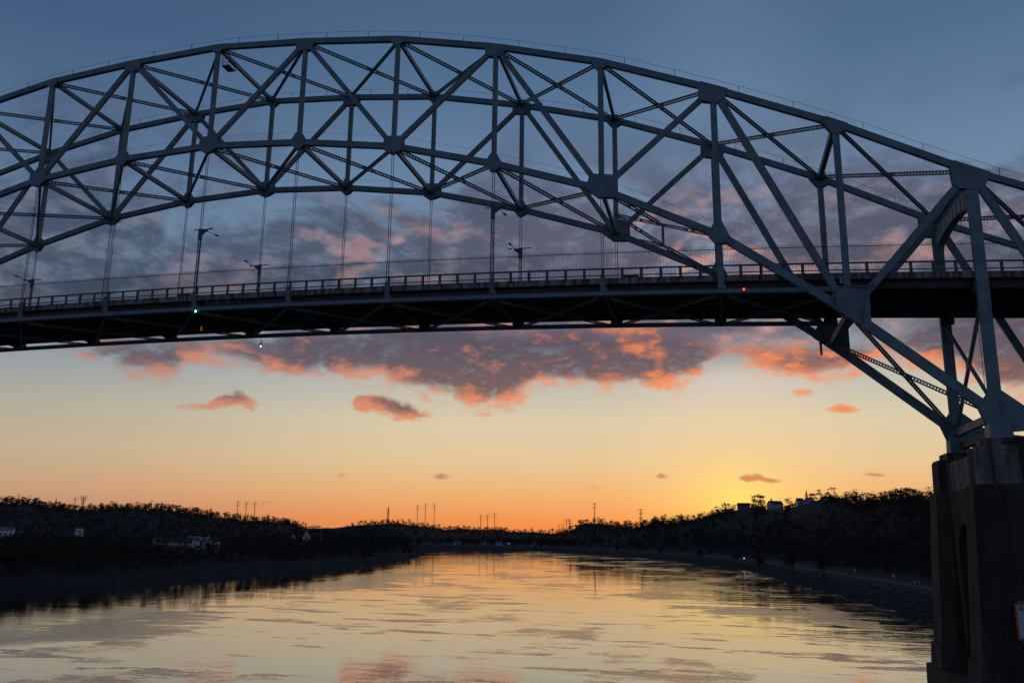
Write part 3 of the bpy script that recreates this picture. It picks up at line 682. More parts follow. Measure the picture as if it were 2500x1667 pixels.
# floor beams, stringers, slab
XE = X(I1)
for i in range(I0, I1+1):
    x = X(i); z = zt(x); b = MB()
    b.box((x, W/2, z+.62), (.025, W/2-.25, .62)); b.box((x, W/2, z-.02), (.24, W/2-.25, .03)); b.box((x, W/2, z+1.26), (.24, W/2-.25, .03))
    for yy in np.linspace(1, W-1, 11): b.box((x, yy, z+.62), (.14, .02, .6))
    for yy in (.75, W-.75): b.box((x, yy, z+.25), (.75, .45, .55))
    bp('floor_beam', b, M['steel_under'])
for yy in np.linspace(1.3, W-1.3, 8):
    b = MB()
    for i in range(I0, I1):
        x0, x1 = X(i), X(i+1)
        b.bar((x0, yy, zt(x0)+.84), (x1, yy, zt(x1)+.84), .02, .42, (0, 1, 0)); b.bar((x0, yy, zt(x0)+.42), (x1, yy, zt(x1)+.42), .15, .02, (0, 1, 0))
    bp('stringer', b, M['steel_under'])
b = MB()
for i in range(I0, I1):
    x0, x1 = X(i), X(i+1); b.bar((x0, W/2, zt(x0)+1.55), (x1, W/2, zt(x1)+1.55), W/2-.75, .2, (0, 1, 0))
bp('deck_slab', b, M['deck'])
b = MB()
for i in range(I0, I1):
    x0, x1 = X(i), X(i+1); b.bar((x0, W/2, zt(x0)+1.79), (x1, W/2, zt(x1)+1.79), W/2-2.6, .03, (0, 1, 0))
bp('roadway', b, M['asphalt'])
for i in range(I0, 7):          # bracing below the floor
    if i >= 6: continue
    for (a, c) in ((i, i+1), (i+1, i)):
        b = MB(); lateral(b, (X(a), .35, zt(X(a))-.18-(a == i)*.1), (X(c), W-.35, zt(X(c))-.18-(a == i)*.1), .3, .12, .36); bp('floor_lateral', b, M['brace_brown'])
for yy, sg in ((.78, -1), (W-.78, 1)):
    for i in range(I0, I1):
        for h_ in (0, 1):
            x0 = X(i)+h_*PAN/2+.015; x1 = X(i)+(h_+1)*PAN/2-.015
            b = MB(); b.bar((x0, yy, zt(x0)+1.74), (x1, yy, zt(x1)+1.74), .14, .36, (0, 1, 0)); bp('fascia_panel', b, M['fascia'])
    b = MB()
    yr = yy+sg*.2
    for i in range(I0*2, I1*2):
        x0, x1 = X(i/2), X((i+1)/2)
        b.bar((x0, yr, zt(x0)+3.2), (x1, yr, zt(x1)+3.2), .09, .08, (0, 1, 0)); b.bar((x0, yr, zt(x0)+2.36), (x1, yr, zt(x1)+2.4), .06, .05, (0, 1, 0))
    rl = bp('railing', b, M['rail'])
    post = MB(); post.box((0, 0, -.06), (.13, .05, .74)); post.box((0, .06*sg, -.06), (.17, .018, .7)); pm = post.mesh('railing_post', M['rail'])
    for k in range(I0*6, I1*6+1):
        x = k*PAN/6; o = bpy.data.objects.new('railing_post', pm); COL.objects.link(o); o.parent = rl; o.location = (x, yr+sg*.03, zt(x)+2.62)
    # tall picket fence, tips curved
    Vs = []; Fs = []; n0 = 0; yf = yy-sg*.05; r = .015
    xk = np.arange(X(I0), X(I1), .155); zk = zt(xk)
    prof = [(0, 2.1), (0, 5.02), (0, 5.3), (sg*.1, 5.52)]
    cs = np.array([(-r, -r), (r, -r), (r, r), (-r, r)])
    V4 = []
    for (dy, hz) in prof:
        for (cx_1, cy_1) in cs: V4.append(np.stack([xk+cx_1, np.full_like(xk, yf+dy+cy_1), zk+hz], -1))
    V4 = np.stack(V4, 1); nk = len(xk)
    fq = np.array([(j*4+a, j*4+(a+1) % 4, (j+1)*4+(a+1) % 4, (j+1)*4+a) for j in range(3) for a in range(4)])
    FF = (fq[None]+(np.arange(nk)*16)[:, None, None]).reshape(-1, 4)
    o = npmesh('fence_pickets', V4.reshape(-1, 3), FF, M['rail'], BR); o.matrix_parent_inverse = BRI; o['kind'] = 'stuff'
    b = MB()
    for i in range(I0*2, I1*2):
        x0, x1 = X(i/2), X((i+1)/2); b.bar((x0, yf, zt(x0)+5.22), (x1, yf, zt(x1)+5.22), .03, .035, (0, 1, 0))
    bp('fence_rail', b, M['rail'])
# handlines and stanchions on the top chords
for y in (0., W):
    b = MB()
    pts = []
    for i in range(I0, I1):
        for f in (.22, .67):
            x = X(i+f); z = T[i]+(T[i+1]-T[i])*f+.4; pts.append((x, y+.1, z))
            b.bar((x, y+.1, z), (x+.05, y+.1, z+1.05), .028, .028)
    bp('handline_stanchions', b, M['rope'], kind='stuff')
    b = MB()
    for p0, p1 in zip(pts[:-1], pts[1:]):
        b.tube((p0[0]+.05, p0[1], p0[2]+1.03), (p1[0]+.05, p1[1], p1[2]+1.03), .02, n=4)
    bp('handline_cable', b, M['rope'])
    b = MB()
    for i in range(I0, 6): b.tube((X(i), y, B[i]+1.5), (X(i+1), y, B[i+1]+1.5), .014, n=4)
    bp('handline_cable', b, M['rope'])

# ------------------------------------------------------------------ small things on the bridge
def street_lamp(x, y, sgn, label):
    """sgn=+1: arm reaches towards +y"""
    z0 = zt(x)+2.1; z1 = zr(39.6); t = empty('street_lamp', (x, y, z0)); tag(t, label, 'street lamp', 'street lamps clamped to the bridge hangers'); h = z1-z0
    b = MB(); w = .2
    for s_ in (-w, w): b.bar((s_, 0, 0), (s_, 0, h-.9), .035, .035)
    b.bar((0, .06, 0), (0, .06, h-.9), .03, .03)
    k = 0.4
    while k < h-1.: b.bar((-w, 0, k), (w, 0, k), .03, .03); k += 1.85
    b.obj('pole', M['rail'], t)
    b = MB(); b.box((0, 0, h-.75), (.26, .12, .75)); b.prim([(.0, -.1, h-.2), (1.1, -.1, h-.2), (.0, -.1, h-.95), (.0, .1, h-.2), (1.1, .1, h-.2), (.0, .1, h-.95)], [(0, 2, 1), (3, 4, 5), (0, 1, 4, 3), (1, 2, 5, 4), (2, 0, 3, 5)])
    if sgn < 0: b.v = [(-a, c, d) for a, c, d in b.v]
    b.obj('bracket', M['rail'], t)
    b = MB(); b.bar((-.95, 0, h-.08), (1.55, 0, h-.08), .06, .05); b.box((1.5*sgn, 0, h-.05), (.25, .12, .06)); b.obj('crossbar', M['rail'], t)
    b = MB(); b.tube((.7*sgn, 0, h-.25), (.9*sgn, sgn*1.9, h-.15), .045, n=6); b.obj('arm', M['rail'], t)
    b = MB(); b.loft([[(.9*sgn+a*.5, sgn*1.8, h-.15+c*.5) for a, c in ((-.12, -.07), (.12, -.07), (.12, .07), (-.12, .07))], [(.95*sgn+a, sgn*2.2, h-.14+c) for a, c in ((-.17, -.08), (.17, -.08), (.17, .08), (-.17, .08))], [(1.0*sgn+a*.7, sgn*2.75, h-.12+c*.6) for a, c in ((-.15, -.07), (.15, -.07), (.15, .07), (-.15, .07))]])
    b.obj('lamp_head', M['rail'], t)
    return t
street_lamp(X(0), -.0, 1, 'dark lamp with ladder-like pole on the near hanger above the green light')
street_lamp(X(3), -.0, 1, 'dark lamp on a near hanger, its head just under the near bottom chord')
street_lamp(X(-3), W, -1, 'dark lamp on a far hanger, leftmost of the street lamps')
street_lamp(X(0), W, -1, 'dark lamp on the far hanger just right of the green light')
street_lamp(X(3), W, -1, 'dark lamp on a far hanger, rightmost of the street lamps')
def mini(name, label, cat, loc, parts):
    t = empty(name, loc); tag(t, label, cat)
    for pn, b, m in parts: b.obj(pn, m, t)
    return t
mini('navigation_light', 'small glowing green navigation light under the near tie beam at mid span', 'navigation light', (.6, -.3, zr(28.2)), [('lens', MB().tube((0, 0, -.12), (0, 0, .1), .06, .05, 8), M['green']), ('housing', MB().box((0, .06, .16), (.1, .1, .06)).bar((0, .06, .2), (0, .2, .34), .03, .03), M['galv'])])
mini('warning_light', 'small glowing red light on the near tie beam left of the arch foot', 'warning light', (69.5, -.33, zr(27.42)), [('lens', MB().tube((0, 0, -.12), (0, 0, .1), .055, .045, 8), M['red']), ('housing', MB().box((0, .06, -.15), (.1, .1, .05)), M['galv'])])
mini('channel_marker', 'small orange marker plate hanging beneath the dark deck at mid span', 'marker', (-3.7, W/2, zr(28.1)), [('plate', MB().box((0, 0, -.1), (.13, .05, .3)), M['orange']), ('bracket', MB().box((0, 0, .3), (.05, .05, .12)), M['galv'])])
mini('hanging_lamp', 'small lantern hanging below the far tie beam at mid span', 'lamp', (1.2, W, zr(28.2)), [('stem', MB().box((0, 0, -.5), (.03, .03, .35)), M['rail']), ('cage', MB().tube((0, 0, -1.1), (0, 0, -.75), .2, .14, 8), M['rail']), ('bulb', MB().tube((0, 0, -1.32), (0, 0, -1.1), .05, .07, 8), M['whitelamp'])])
mini('drain_pipe', 'short rusty drain pipe hanging under the dark arch foot above orange cloud', 'pipe', (79.2, W, zr(24.4)), [('pipe', MB().tube((0, 0, -1.5), (0, 0, .4), .15, n=10), M['ladder']), ('flange', MB().tube((0, 0, -.05), (0, 0, .05), .24, n=10), M['ladder'])])
mini('sensor_box', 'small square white box with dark lens beside the near post at deck level', 'box', (80.1, .3, zr(28.1)), [('case', MB().box((0, 0, 0), (.36, .2, .42)), M['whitedim']), ('lens', MB().tube((.05, -.22, .0), (.05, -.2, .0), .14, n=12), M['glass'])])
b = MB()
# guard rail frame standing on the tie
g0, g1 = 2.1, 6.9
fr = MB()
for h_ in (.45, .95): fr.bar((0, 0, h_), (g1-g0, 0, h_-.0), .03, .03)
gt = mini('work_platform_rail', 'light steel guard rail frame standing on the near tie beam right of the green light', 'guard rail', (g0, -.32, zt(4)+.17), [('rail', fr, M['galv'])])
for k in range(4): MB().bar((k*(g1-g0)/3, 0, 0), (k*(g1-g0)/3, 0, 1.08), .05, .05).obj('post', M['galv'], gt)
for k in (1, 2): MB().bar((k*1.6-1.2, .02, .05), (k*1.6-.1, .02, .9), .025, .025).obj('brace', M['galv'], gt)
cg = empty('inspection_cage', (.4, 2.2, zr(64.5))); tag(cg, 'small dark inspection cage slung below the top chord near the crown', 'cage')
MB().box((0, 0, 0), (.55, .85, .07)).obj('floor', M['rail'], cg)
b = MB()
for sx_ in (-.55, .55):
    for sy_ in (-.85, .85): b.bar((sx_, sy_, 0), (sx_, sy_, 1.6), .03, .03)
for h_ in (.5, 1.0): 
    for sx_ in (-.55, .55): b.bar((sx_, -.85, h_), (sx_, .85, h_), .025, .025)
    for sy_ in (-.85, .85): b.bar((-.55, sy_, h_), (.55, sy_, h_), .025, .025)
b.obj('frame', M['rail'], cg)
b = MB(); b.bar((.2, .6, 0), (.9, 1.4, .5), .03, .03); b.obj('stay', M['rail'], cg)

def car(x, y, label, m):
    t = empty('car', (x, y, zt(x)+1.83)); tag(t, label, 'car', 'cars crossing the bridge')
    b = MB(); hw = .88
    prof = [(-2.2, .35), (-2.2, .8), (-1.5, .92), (1.1, .92), (2.15, .78), (2.25, .35)]
    b.prism(prof, -hw, hw); b.obj('body', m, t)
    cab = [(-1.75, .92), (-1.3, 1.42), (.45, 1.45), (1.15, .92)]
    MB().prism(cab, -.76, .76).obj('cabin', M['glass'], t)
    MB().box((-.42, 0, 1.47), (.86, .7, .03)).obj('roof', m, t)
    for wx in (-1.4, 1.4):
        for sy_ in (-1, 1):
            MB().tube((wx, sy_*.86, .33), (wx, sy_*.68, .33), .33, n=14).obj('wheel', M['tyre'], t)
    return t
car(56.9, 4.3, 'dark car whose roof just shows over the deck edge right of the middle hanger', M['carpaint'])
car(-3.6, 4.2, 'dark car whose roof just shows over the deck edge left of the green light', M['carpaint'])

# sign on the pier
sg = empty('warning_sign', (92.35, -3.62, zr(-7.0))); tag(sg, 'large white sign with red border on the near pier shaft, starting with letters SE', 'sign')
SWD, SHH = 3.6, 3.3
MB().box((SWD/2+.1, .05, 0), (SWD/2-.12, .03, SHH/2-.12)).obj('panel', M['signwhite'], sg)
for nm, c, h_ in (('frame', (SWD/2+.1, .03, SHH/2-.07), (SWD/2, .06, .09)), ('frame', (SWD/2+.1, .03, -SHH/2+.07), (SWD/2, .06, .09)), ('frame', (.19, .03, 0), (.09, .06, SHH/2-.165)), ('frame', (SWD+.01, .03, 0), (.09, .06, SHH/2-.165))):
    MB().box(c, h_).obj(nm, M['signred'], sg)
MB().box((SWD/2+.35, .15, SHH/2+.12), (SWD/2-.1, .05, .1)).obj('bracket', M['galv'], sg)
MB().box((SWD/2+.35, .15, -SHH/2-.12), (SWD/2-.1, .05, .1)).obj('bracket', M['galv'], sg)
fc = bpy.data.curves.new('sign_text', 'FONT'); fc.body = 'SE'; fc.size = .5; fc.extrude = .004; fc.offset = .012
fo = bpy.data.objects.new('tmp', fc); COL.objects.link(fo); dg = bpy.context.evaluated_depsgraph_get()
fm = bpy.data.meshes.new_from_object(fo.evaluated_get(dg)); bpy.data.objects.remove(fo)
fm.materials.clear(); fm.materials.append(M['signink'])
lo = bpy.data.objects.new('lettering', fm); COL.objects.link(lo); lo.parent = sg; lo.location = (.42, .008, 1.0); lo.rotation_euler = (R(90), 0, 0)

# ------------------------------------------------------------------ trees
def quads(C, s, flat=.6):
    """leaf clumps: random quads around centres C"""
    n = len(C); u = rng.normal(size=(n, 3)); u /= np.linalg.norm(u, axis=1, keepdims=True)
    w = rng.normal(size=(n, 3)); w -= u*(w*u).sum(1, keepdims=True); w /= np.linalg.norm(w, axis=1, keepdims=True)
    u[:, 2] *= flat; s = s*rng.uniform(.5, 1.3, (n, 1))
    V = np.stack([C-u*s, C+w*s*.7, C+u*s, C-w*s*.7], 1).reshape(-1, 3)
    return V, np.arange(4*n).reshape(n, 4)
def crown_pine(h, n, s, spread=1.):
    C = []; k = max(5, int(9*spread))
    for _ in range(k):
        z = h*rng.uniform(.45, .97); a = rng.random()*6.28; rr = h*.27*spread*rng.random()**.6*(1.25-z/h*.7)
        c = np.array([rr*math.cos(a), rr*math.sin(a), z]); m_ = n//k
        C.append(c+rng.normal(size=(m_, 3))*np.array([h*.10, h*.10, h*.045])*spread)
    return quads(np.concatenate(C), s)
def crown_spruce(h, n, s):
    z = rng.random(n)**1.2; a = rng.random(n)*6.28; lay = np.floor(z*9)/9; rr = h*.22*(1-z)*(.55+.45*rng.random(n))*(1-.5*((z-lay)*9))
    return quads(np.stack([rr*np.cos(a), rr*np.sin(a), h*(.12+.88*z)], -1), s)
def crown_round(h, n, s):
    k = 9; C = []
    for _ in range(k):
        a = rng.random()*6.28; rr = h*.25*rng.random()**.5; c = np.array([rr*math.cos(a), rr*math.sin(a), h*rng.uniform(.4, .85)]); C.append(c+rng.normal(size=(n//k, 3))*h*.09)
    return quads(np.concatenate(C), s)
def crown_bare(h, n, s):
    """fan of thin twigs"""
    V = []; F_ = []; 
    for i in range(n):
        a = rng.random()*6.28; z0 = h*rng.uniform(.3, .6); tilt = rng.uniform(.15, .95); L = h*rng.uniform(.2, .48)
        st = np.array([0, 0, z0])+rng.normal(size=3)*h*.09; d = np.array([math.cos(a)*tilt, math.sin(a)*tilt, 1.]); d /= np.linalg.norm(d)
        sd_ = np.cross(d, rng.normal(size=3)); sd_ /= np.linalg.norm(sd_)
        e_ = st+d*L; V += [st-sd_*s, st+sd_*s, e_+sd_*s*.2, e_-sd_*s*.2]; F_.append((4*i, 4*i+1, 4*i+2, 4*i+3))
    return np.array(V), np.array(F_)
def trunk_mb(h, r, limbs=5, top=.85):
    b = MB(); b.tube((0, 0, -.6), (h*.01, h*.01, h*top), r, r*.3, 6)
    for _ in range(limbs):
        a = rng.random()*6.28; z = h*rng.uniform(.3, .7); L = h*rng.uniform(.15, .32)
        b.tube((0, 0, z), (L*math.cos(a), L*math.sin(a), z+L*.8), r*.35, r*.12, 4)
    return b
PROTO = {}
def proto(kind, h, n):
    out = []
    for v in range(3):
        if kind == 'pine': V, F_ = crown_pine(h, 420, .34, rng.uniform(.85, 1.1)); m = M['pine']
        elif kind == 'spruce': V, F_ = crown_spruce(h, 420, .32); m = M['pine']
        elif kind == 'round': V, F_ = crown_round(h, 420, .32); m = M['oak']
        else: V, F_ = crown_bare(h, 260, .035); m = M['twig']
        t = empty({'pine': 'pine_tree', 'spruce': 'spruce_tree', 'round': 'oak_tree', 'bare': 'bare_tree'}[kind])
        npmesh('crown', V, F_, m, t)
        trunk_mb(h, .2 if kind != 'bare' else .16, 6 if kind != 'spruce' else 0).obj('trunk', M['bark'], t)
        t.location = (0, 0, 0); out.append([t, False])
    return out
for k_, h_ in (('pine', 9.), ('spruce', 9.), ('round', 7.), ('bare', 8.)): PROTO[k_] = proto(k_, h_, 3)
def plant(kind, x, y, s, label, group=None, z=None, v=None):
    pr = next((q for q in PROTO[kind] if not q[1]), None) or PROTO[kind][rng.integers(3)]
    t = copy_tree(pr[0]) if pr[1] else pr[0]; pr[1] = True
    t.location = (x, y, (ground(x, y) if z is None else z)-.2); t.rotation_euler = (0, 0, float(rng.random()*6.28)); t.scale = (s*float(rng.uniform(.9, 1.15)), s*float(rng.uniform(.9, 1.15)), s)
    tag(t, label, 'tree', group); return t
HB = {'pine': 9., 'spruce': 9., 'round': 7., 'bare': 8.}
KN = {'pine': 'dark pine', 'spruce': 'dark spruce', 'round': 'bushy dark oak', 'bare': 'leafless tree'}
def ridge_tree(kind, px, pytop, label, group=None, dr=1.0, hmin=3.5):
    r = float(np.interp(azel(px, 1260)[0], az_r, d_r))*dr; x, y = polar(px, r); g_ = ground(x, y)
    ztop = H+r*math.tan(R(azel(px, pytop)[1])); h = max(hmin, min(16, ztop-g_+.2)); return plant(kind, x, y, h/HB[kind], label, group, g_)
sky_y = lambda px: float(np.interp(px, [p for p, _ in SKYL], [p for _, p in SKYL]))
zones = [(0, 560, 'left hill crest'), (560, 830, 'falling end of the left hill'), (830, 1110, 'low ridge by tall power poles'), (1110, 1250, 'flat far ridge'), (1250, 1400, 'gap between the hills'), (1400, 1560, 'knoll under the radio mast'), (1560, 1790, 'ridge below the sun glow'), (1830, 1960, 'ridge between the white houses'), (1990, 2140, 'ridge right of the gambrel house'), (2140, 2290, 'ridge next to the pier')]
mixz = [('pine', 'round', 'bare'), ('pine', 'round', 'bare'), ('pine', 'pine', 'bare'), ('round', 'pine', 'bare'), ('pine', 'pine', 'spruce'), ('round', 'pine', 'bare'), ('pine', 'bare', 'round'), ('pine', 'bare', 'bare'), ('pine', 'bare', 'round'), ('pine', 'pine', 'bare')]
ROW = {}
for (a0, a1, zn), mk in zip(zones, mixz):
    px = a0+6
    while px < a1:
        kd = mk[rng.integers(3)]; up = rng.normal(0, 2.4)+(3 if kd == 'bare' else 1)+(2 if 880 < px < 1060 or 1280 < px < 1340 else 0)
        ROW.setdefault((kd, zn), []).append(ridge_tree(kd, px, sky_y(px)-max(-2, up), '', KN[kd]+' trees on the '+zn))
        px += rng.uniform(10, 19)
ORD = ['first', 'second', 'third', 'fourth', 'fifth', 'sixth', 'seventh', 'eighth', 'ninth', 'tenth', 'eleventh', 'twelfth', 'thirteenth', 'fourteenth', 'fifteenth', 'sixteenth', 'seventeenth', 'eighteenth', 'nineteenth', 'twentieth']
for (kd, zn), ts in ROW.items():
    for k, o in enumerate(ts): o['label'] = (KN[kd]+', the only one on the ' if len(ts) == 1 else KN[kd]+', '+ORD[k]+' from left on the ')+zn
# trees one can pick out
ridge_tree('pine', 1842, 1210, 'wind-bent open pine standing alone right of the dark ridge house', hmin=8)
ridge_tree('pine', 1860, 1206, 'tall open pine leaning right, beside the white chimney house', hmin=8)
ridge_tree('spruce', 1974, 1196, 'tall ragged spruce directly behind the gambrel-roofed house', hmin=9, dr=1.03)
ridge_tree('pine', 2006, 1199, 'big rounded pine just right of the gambrel-roofed house', hmin=9)
ridge_tree('pine', 1990, 1203, 'rounded pine rising over the right end of the gambrel-roofed house', hmin=8, dr=1.05)
for k, (px, py) in enumerate([(2158, 1203), (2172, 1200), (2186, 1196), (2200, 1194), (2214, 1191), (2228, 1189), (2240, 1194)]):
    ridge_tree('pine', px, py, 'tall flat-topped pine, '+ORD[k]+' from left in the dense clump left of the pier', 'pines in the clump left of the pier', hmin=8)
ridge_tree('bare', 2256, 1196, 'slender leafless tree at the right end of the pine clump, next to the pier', hmin=6)
ridge_tree('spruce', 128, 1216, 'pointed conifer poking above the left hill crest', hmin=9)
ridge_tree('spruce', 511, 1238, 'single small pointed tree on the left hill, left of three power poles', hmin=6)
ridge_tree('bare', 652, 1253, 'wide leafless tree on the skyline right of three left-hand power poles', hmin=8)
ridge_tree('round', 1416, 1265, 'round bush-like tree at the left end of the masted knoll', hmin=8)
for px, py, nm in ((1600, 1257, 'leftmost'), (1622, 1254, 'second'), (1663, 1253, 'third')):
    ridge_tree('round', px, py, 'big round tree right of the antenna tower, '+nm+' of three', hmin=8)
# trees by the water on both banks
for px, py, h_, kd, lb in ((1022, 1346, 12, 'pine', 'dark round tree at the very tip of the left bank'), (897, 1376, 12, 'round', 'dark bushy tree at the water edge left of the bank tip'), (998, 1356, 7, 'round', 'small dark bush near the tip of the left bank'),
        (1507, 1350, 8, 'round', 'small dark bush, farthest of the row on the right bank'), (1610, 1356, 8, 'round', 'low dark bush by the right bank water edge below the hill flagpole'), (1709, 1372, 9, 'round', 'dark bush on the right bank left of a pair'), (1798, 1380, 9, 'round', 'dark bush on the right bank near the small lamp'), (1853, 1392, 9.5, 'round', 'dark bush on right bank between lamp and two big round trees'),
        (1938, 1404, 12, 'round', 'big round dark tree on the right bank, left of two'), (2012, 1414, 12, 'round', 'big round dark tree on the right bank, right of two')):
    x, y, z, r = hit(px, py); plant(kd, x, y, h_/HB[kd], lb, z=z)
for k in range(7):
    px = 1320+k*40+rng.uniform(-8, 8); x, y, z, r = hit(px, 1340-(0 if px > 1250 else 0)); plant('round', x, y, .9, 'low dark shrub, '+ORD[k]+' from left along the far right bank', 'shrubs along the far right bank', z=z)

def mass(name, label, kinds, n, box, cond, scl, s, nq, m, ridge=False):
    """woodland that nobody could count, one object"""
    Vs = []; Fs = []; o = 0; prot = []
    for kd in kinds:
        for _ in range(4):
            prot.append({'pine': lambda: crown_pine(9, nq, s), 'round': lambda: crown_round(8, nq, s), 'bare': lambda: crown_bare(8, nq, .05)}[kd]())
            if kd == 'round': prot[-1][0][:, 2] -= 1.9
    a = np.radians(rng.uniform(box[0], box[1], n)); r = box[2]*(box[3]/box[2])**(rng.random(n)**.62)
    if ridge: r = rid(np.degrees(a))*rng.uniform(.9, 1.01, n)
    x = CAM[0]+r*np.sin(a); y = CAM[1]+r*np.cos(a); z = terrain(x, y); ok = cond(x, y, z, r, np.degrees(a))
    for xx, yy, zz in zip(x[ok], y[ok], z[ok]):
        V, F_ = prot[rng.integers(len(prot))]; th = rng.random()*6.28; c, s_ = math.cos(th), math.sin(th); k = rng.uniform(*scl)
        Vs.append(np.stack([(V[:, 0]*c-V[:, 1]*s_)*k+xx, (V[:, 0]*s_+V[:, 1]*c)*k+yy, V[:, 2]*k+zz-.3], -1)); Fs.append(F_+o); o += len(V)
    ob = npmesh(name, np.concatenate(Vs), np.concatenate(Fs), m); return tag(ob, label, 'woodland', kind='stuff')
CLEAR = [((*polar(1816, 1000), 0, 0), 15), ((*polar(1893, 895), 0, 0), 15), ((*polar(1978, 800), 0, 0), 15), ((*polar(1953, 815), 0, 0), 12), ((*polar(1988, 730), 0, 0), 14), (hit(740, 1334), 30), (hit(460, 1345), 42), (hit(20, 1316), 30), (hit(190, 1312), 20)]
def clear(x, y):
    ok = np.ones(x.shape, bool)
    for (hx, hy, hz, hr), rad in CLEAR:
        d = np.array([hx-CAM[0], hy-CAM[1]]); L = np.linalg.norm(d); d /= L
        al = (x-hx)*d[0]+(y-hy)*d[1]; ac = abs((x-hx)*d[1]-(y-hy)*d[0]); ok &= ~((al < 12) & (al > -130) & (ac < rad*.6))
    return ok
rid = lambda az: np.interp(az, az_r, d_r)
def c1(x, y, z, r, az): sd = sdist(x, y); return (sd > 14) & (r < rid(az)*1.0) & (((sd > 34)) | (az < -8)) & clear(x, y)
def near(*a): return c1(*a) & (a[3] < 620)
def far(*a): return c1(*a) & (a[3] >= 560)
def bank(x, y, z, r, az): sd = sdist(x, y); return (sd > 9.5) & (az < -8) & clear(x, y) | ((sd > 24) & (az >= -8))
mass('evergreen_woodland', 'dark evergreen woodland on the near slopes of both banks', ('pine',), 2600, (-52, 24, 190, 640), near, (.6, 1.15), .5, 70, M['pine'])
mass('distant_evergreen_woodland', 'dark evergreen woodland covering the far hills', ('pine',), 11000, (-52, 24, 560, 2400), far, (.7, 1.15), .75, 44, M['pine'])
mass('bare_woodland', 'leafless brown winter woodland on the near banks', ('bare',), 3000, (-52, 24, 190, 640), near, (.7, 1.2), .5, 60, M['twig'])
mass('distant_bare_woodland', 'leafless brown winter woodland on the far hills', ('bare',), 9000, (-52, 24, 560, 2400), far, (.8, 1.25), .5, 40, M['twig'])
def left_bank(x, y, z, r, az): sd = sdist(x, y); return (sd > 6.5) & (sd < 75) & (az < -9) & clear(x, y)
def right_bank(x, y, z, r, az): sd = sdist(x, y); return (sd > 21) & (sd < 90) & (az > -9)
mass('bank_thicket', 'dark tangled thicket of low trees along the left bank', ('round', 'bare'), 11000, (-52, -9, 150, 1000), left_bank, (.45, .88), .42, 60, M['oak'])
mass('bank_thicket', 'dark low trees behind the service road on the right bank', ('round', 'pine'), 7000, (-9, 24, 150, 1000), right_bank, (.5, .95), .45, 60, M['pine'])
mass('oak_scrub', 'dry brown oak scrub along the banks', ('round',), 6500, (-52, 24, 140, 800), bank, (.18, .6), .42, 54, M['oak'])
mass('ridge_woodland', 'dark dense brush along the ridge tops', ('round',), 5200, (-52, 24, 560, 2400), lambda x, y, z, r, az: clear(x, y), (.3, .8), .62, 54, M['oak'], True)
mass('distant_oak_scrub', 'dry brown oak scrub filling the far slopes', ('round',), 9000, (-52, 24, 560, 2400), far, (.4, .95), .75, 36, M['oak'])

# ------------------------------------------------------------------ poles and masts
def utility_pole(px, ytop, label, group=None, dr=1.0, arms=3, base=None, wide=1.):
    r = float(np.interp(azel(px, 1260)[0], az_r, d_r))*dr; x, y = polar(px, r); g_ = ground(x, y) if base is None else base
    h = H+r*math.tan(R(azel(px, ytop)[1]))-g_; t = empty('utility_pole', (x, y, g_)); tag(t, label, 'utility pole', group); t.rotation_euler = (0, 0, .25)
    k = r/1500*wide
    MB().tube((0, 0, -1), (0, 0, h), .45*k+.1, .3*k+.1, 7).obj('mast', M['wood'], t)
    for j in range(arms):
        L = (2.3+.9*(j % 2 == 1))*k*1.5; z = h-(.6+2.9*j*k*1.2)
        b = MB(); b.bar((-L, 0, z), (L, 0, z), .16*k+.05, .16*k+.05)
        for s_ in (-1, 1): b.tube((s_*L*.95, 0, z), (s_*L*.95, 0, z-.8*k), .14*k, n=5)
        b.obj('crossarm', M['wood'], t)
    return t
for j, (px, yt) in enumerate([(576, 1221), (597, 1224), (618, 1224)]): utility_pole(px, yt, ('left', 'middle', 'right')[j]+' one of the three tall power poles on the left hill slope', 'three power poles on the left hill')
for j, (px, yt) in enumerate([(1018, 1232), (1037, 1230), (1059, 1228)]): utility_pole(px, yt, ('left', 'middle', 'right')[j]+' one of the three tallest power poles on the low centre ridge', 'three tallest power poles')
for j, (px, yt) in enumerate([(1173, 1256), (1190, 1255), (1207, 1252)]): utility_pole(px, yt, ('left', 'middle', 'right')[j]+' one of three power poles on the flat far ridge', 'three power poles on the flat ridge', dr=.98)
utility_pole(35, 1206, 'short power pole rising above the far left hilltop', arms=1); utility_pole(175, 1214, 'short power pole left of the lattice pylon on the left hill', arms=2)
utility_pole(364, 1221, 'short power pole on the middle of the left hill, left of two', arms=1); utility_pole(388, 1225, 'short power pole on the middle of the left hill, right of two', arms=1)
utility_pole(1383, 1267, 'thin power pole at the foot of the masted knoll', arms=2)
for j, px in enumerate((1362, 1366, 1372, 1376)): utility_pole(px, 1281-(j > 1)*3, 'tiny distant power pole, '+ORD[j]+' from left in the gap left of the knoll', 'tiny distant poles in the hill gap', arms=1, wide=.6)
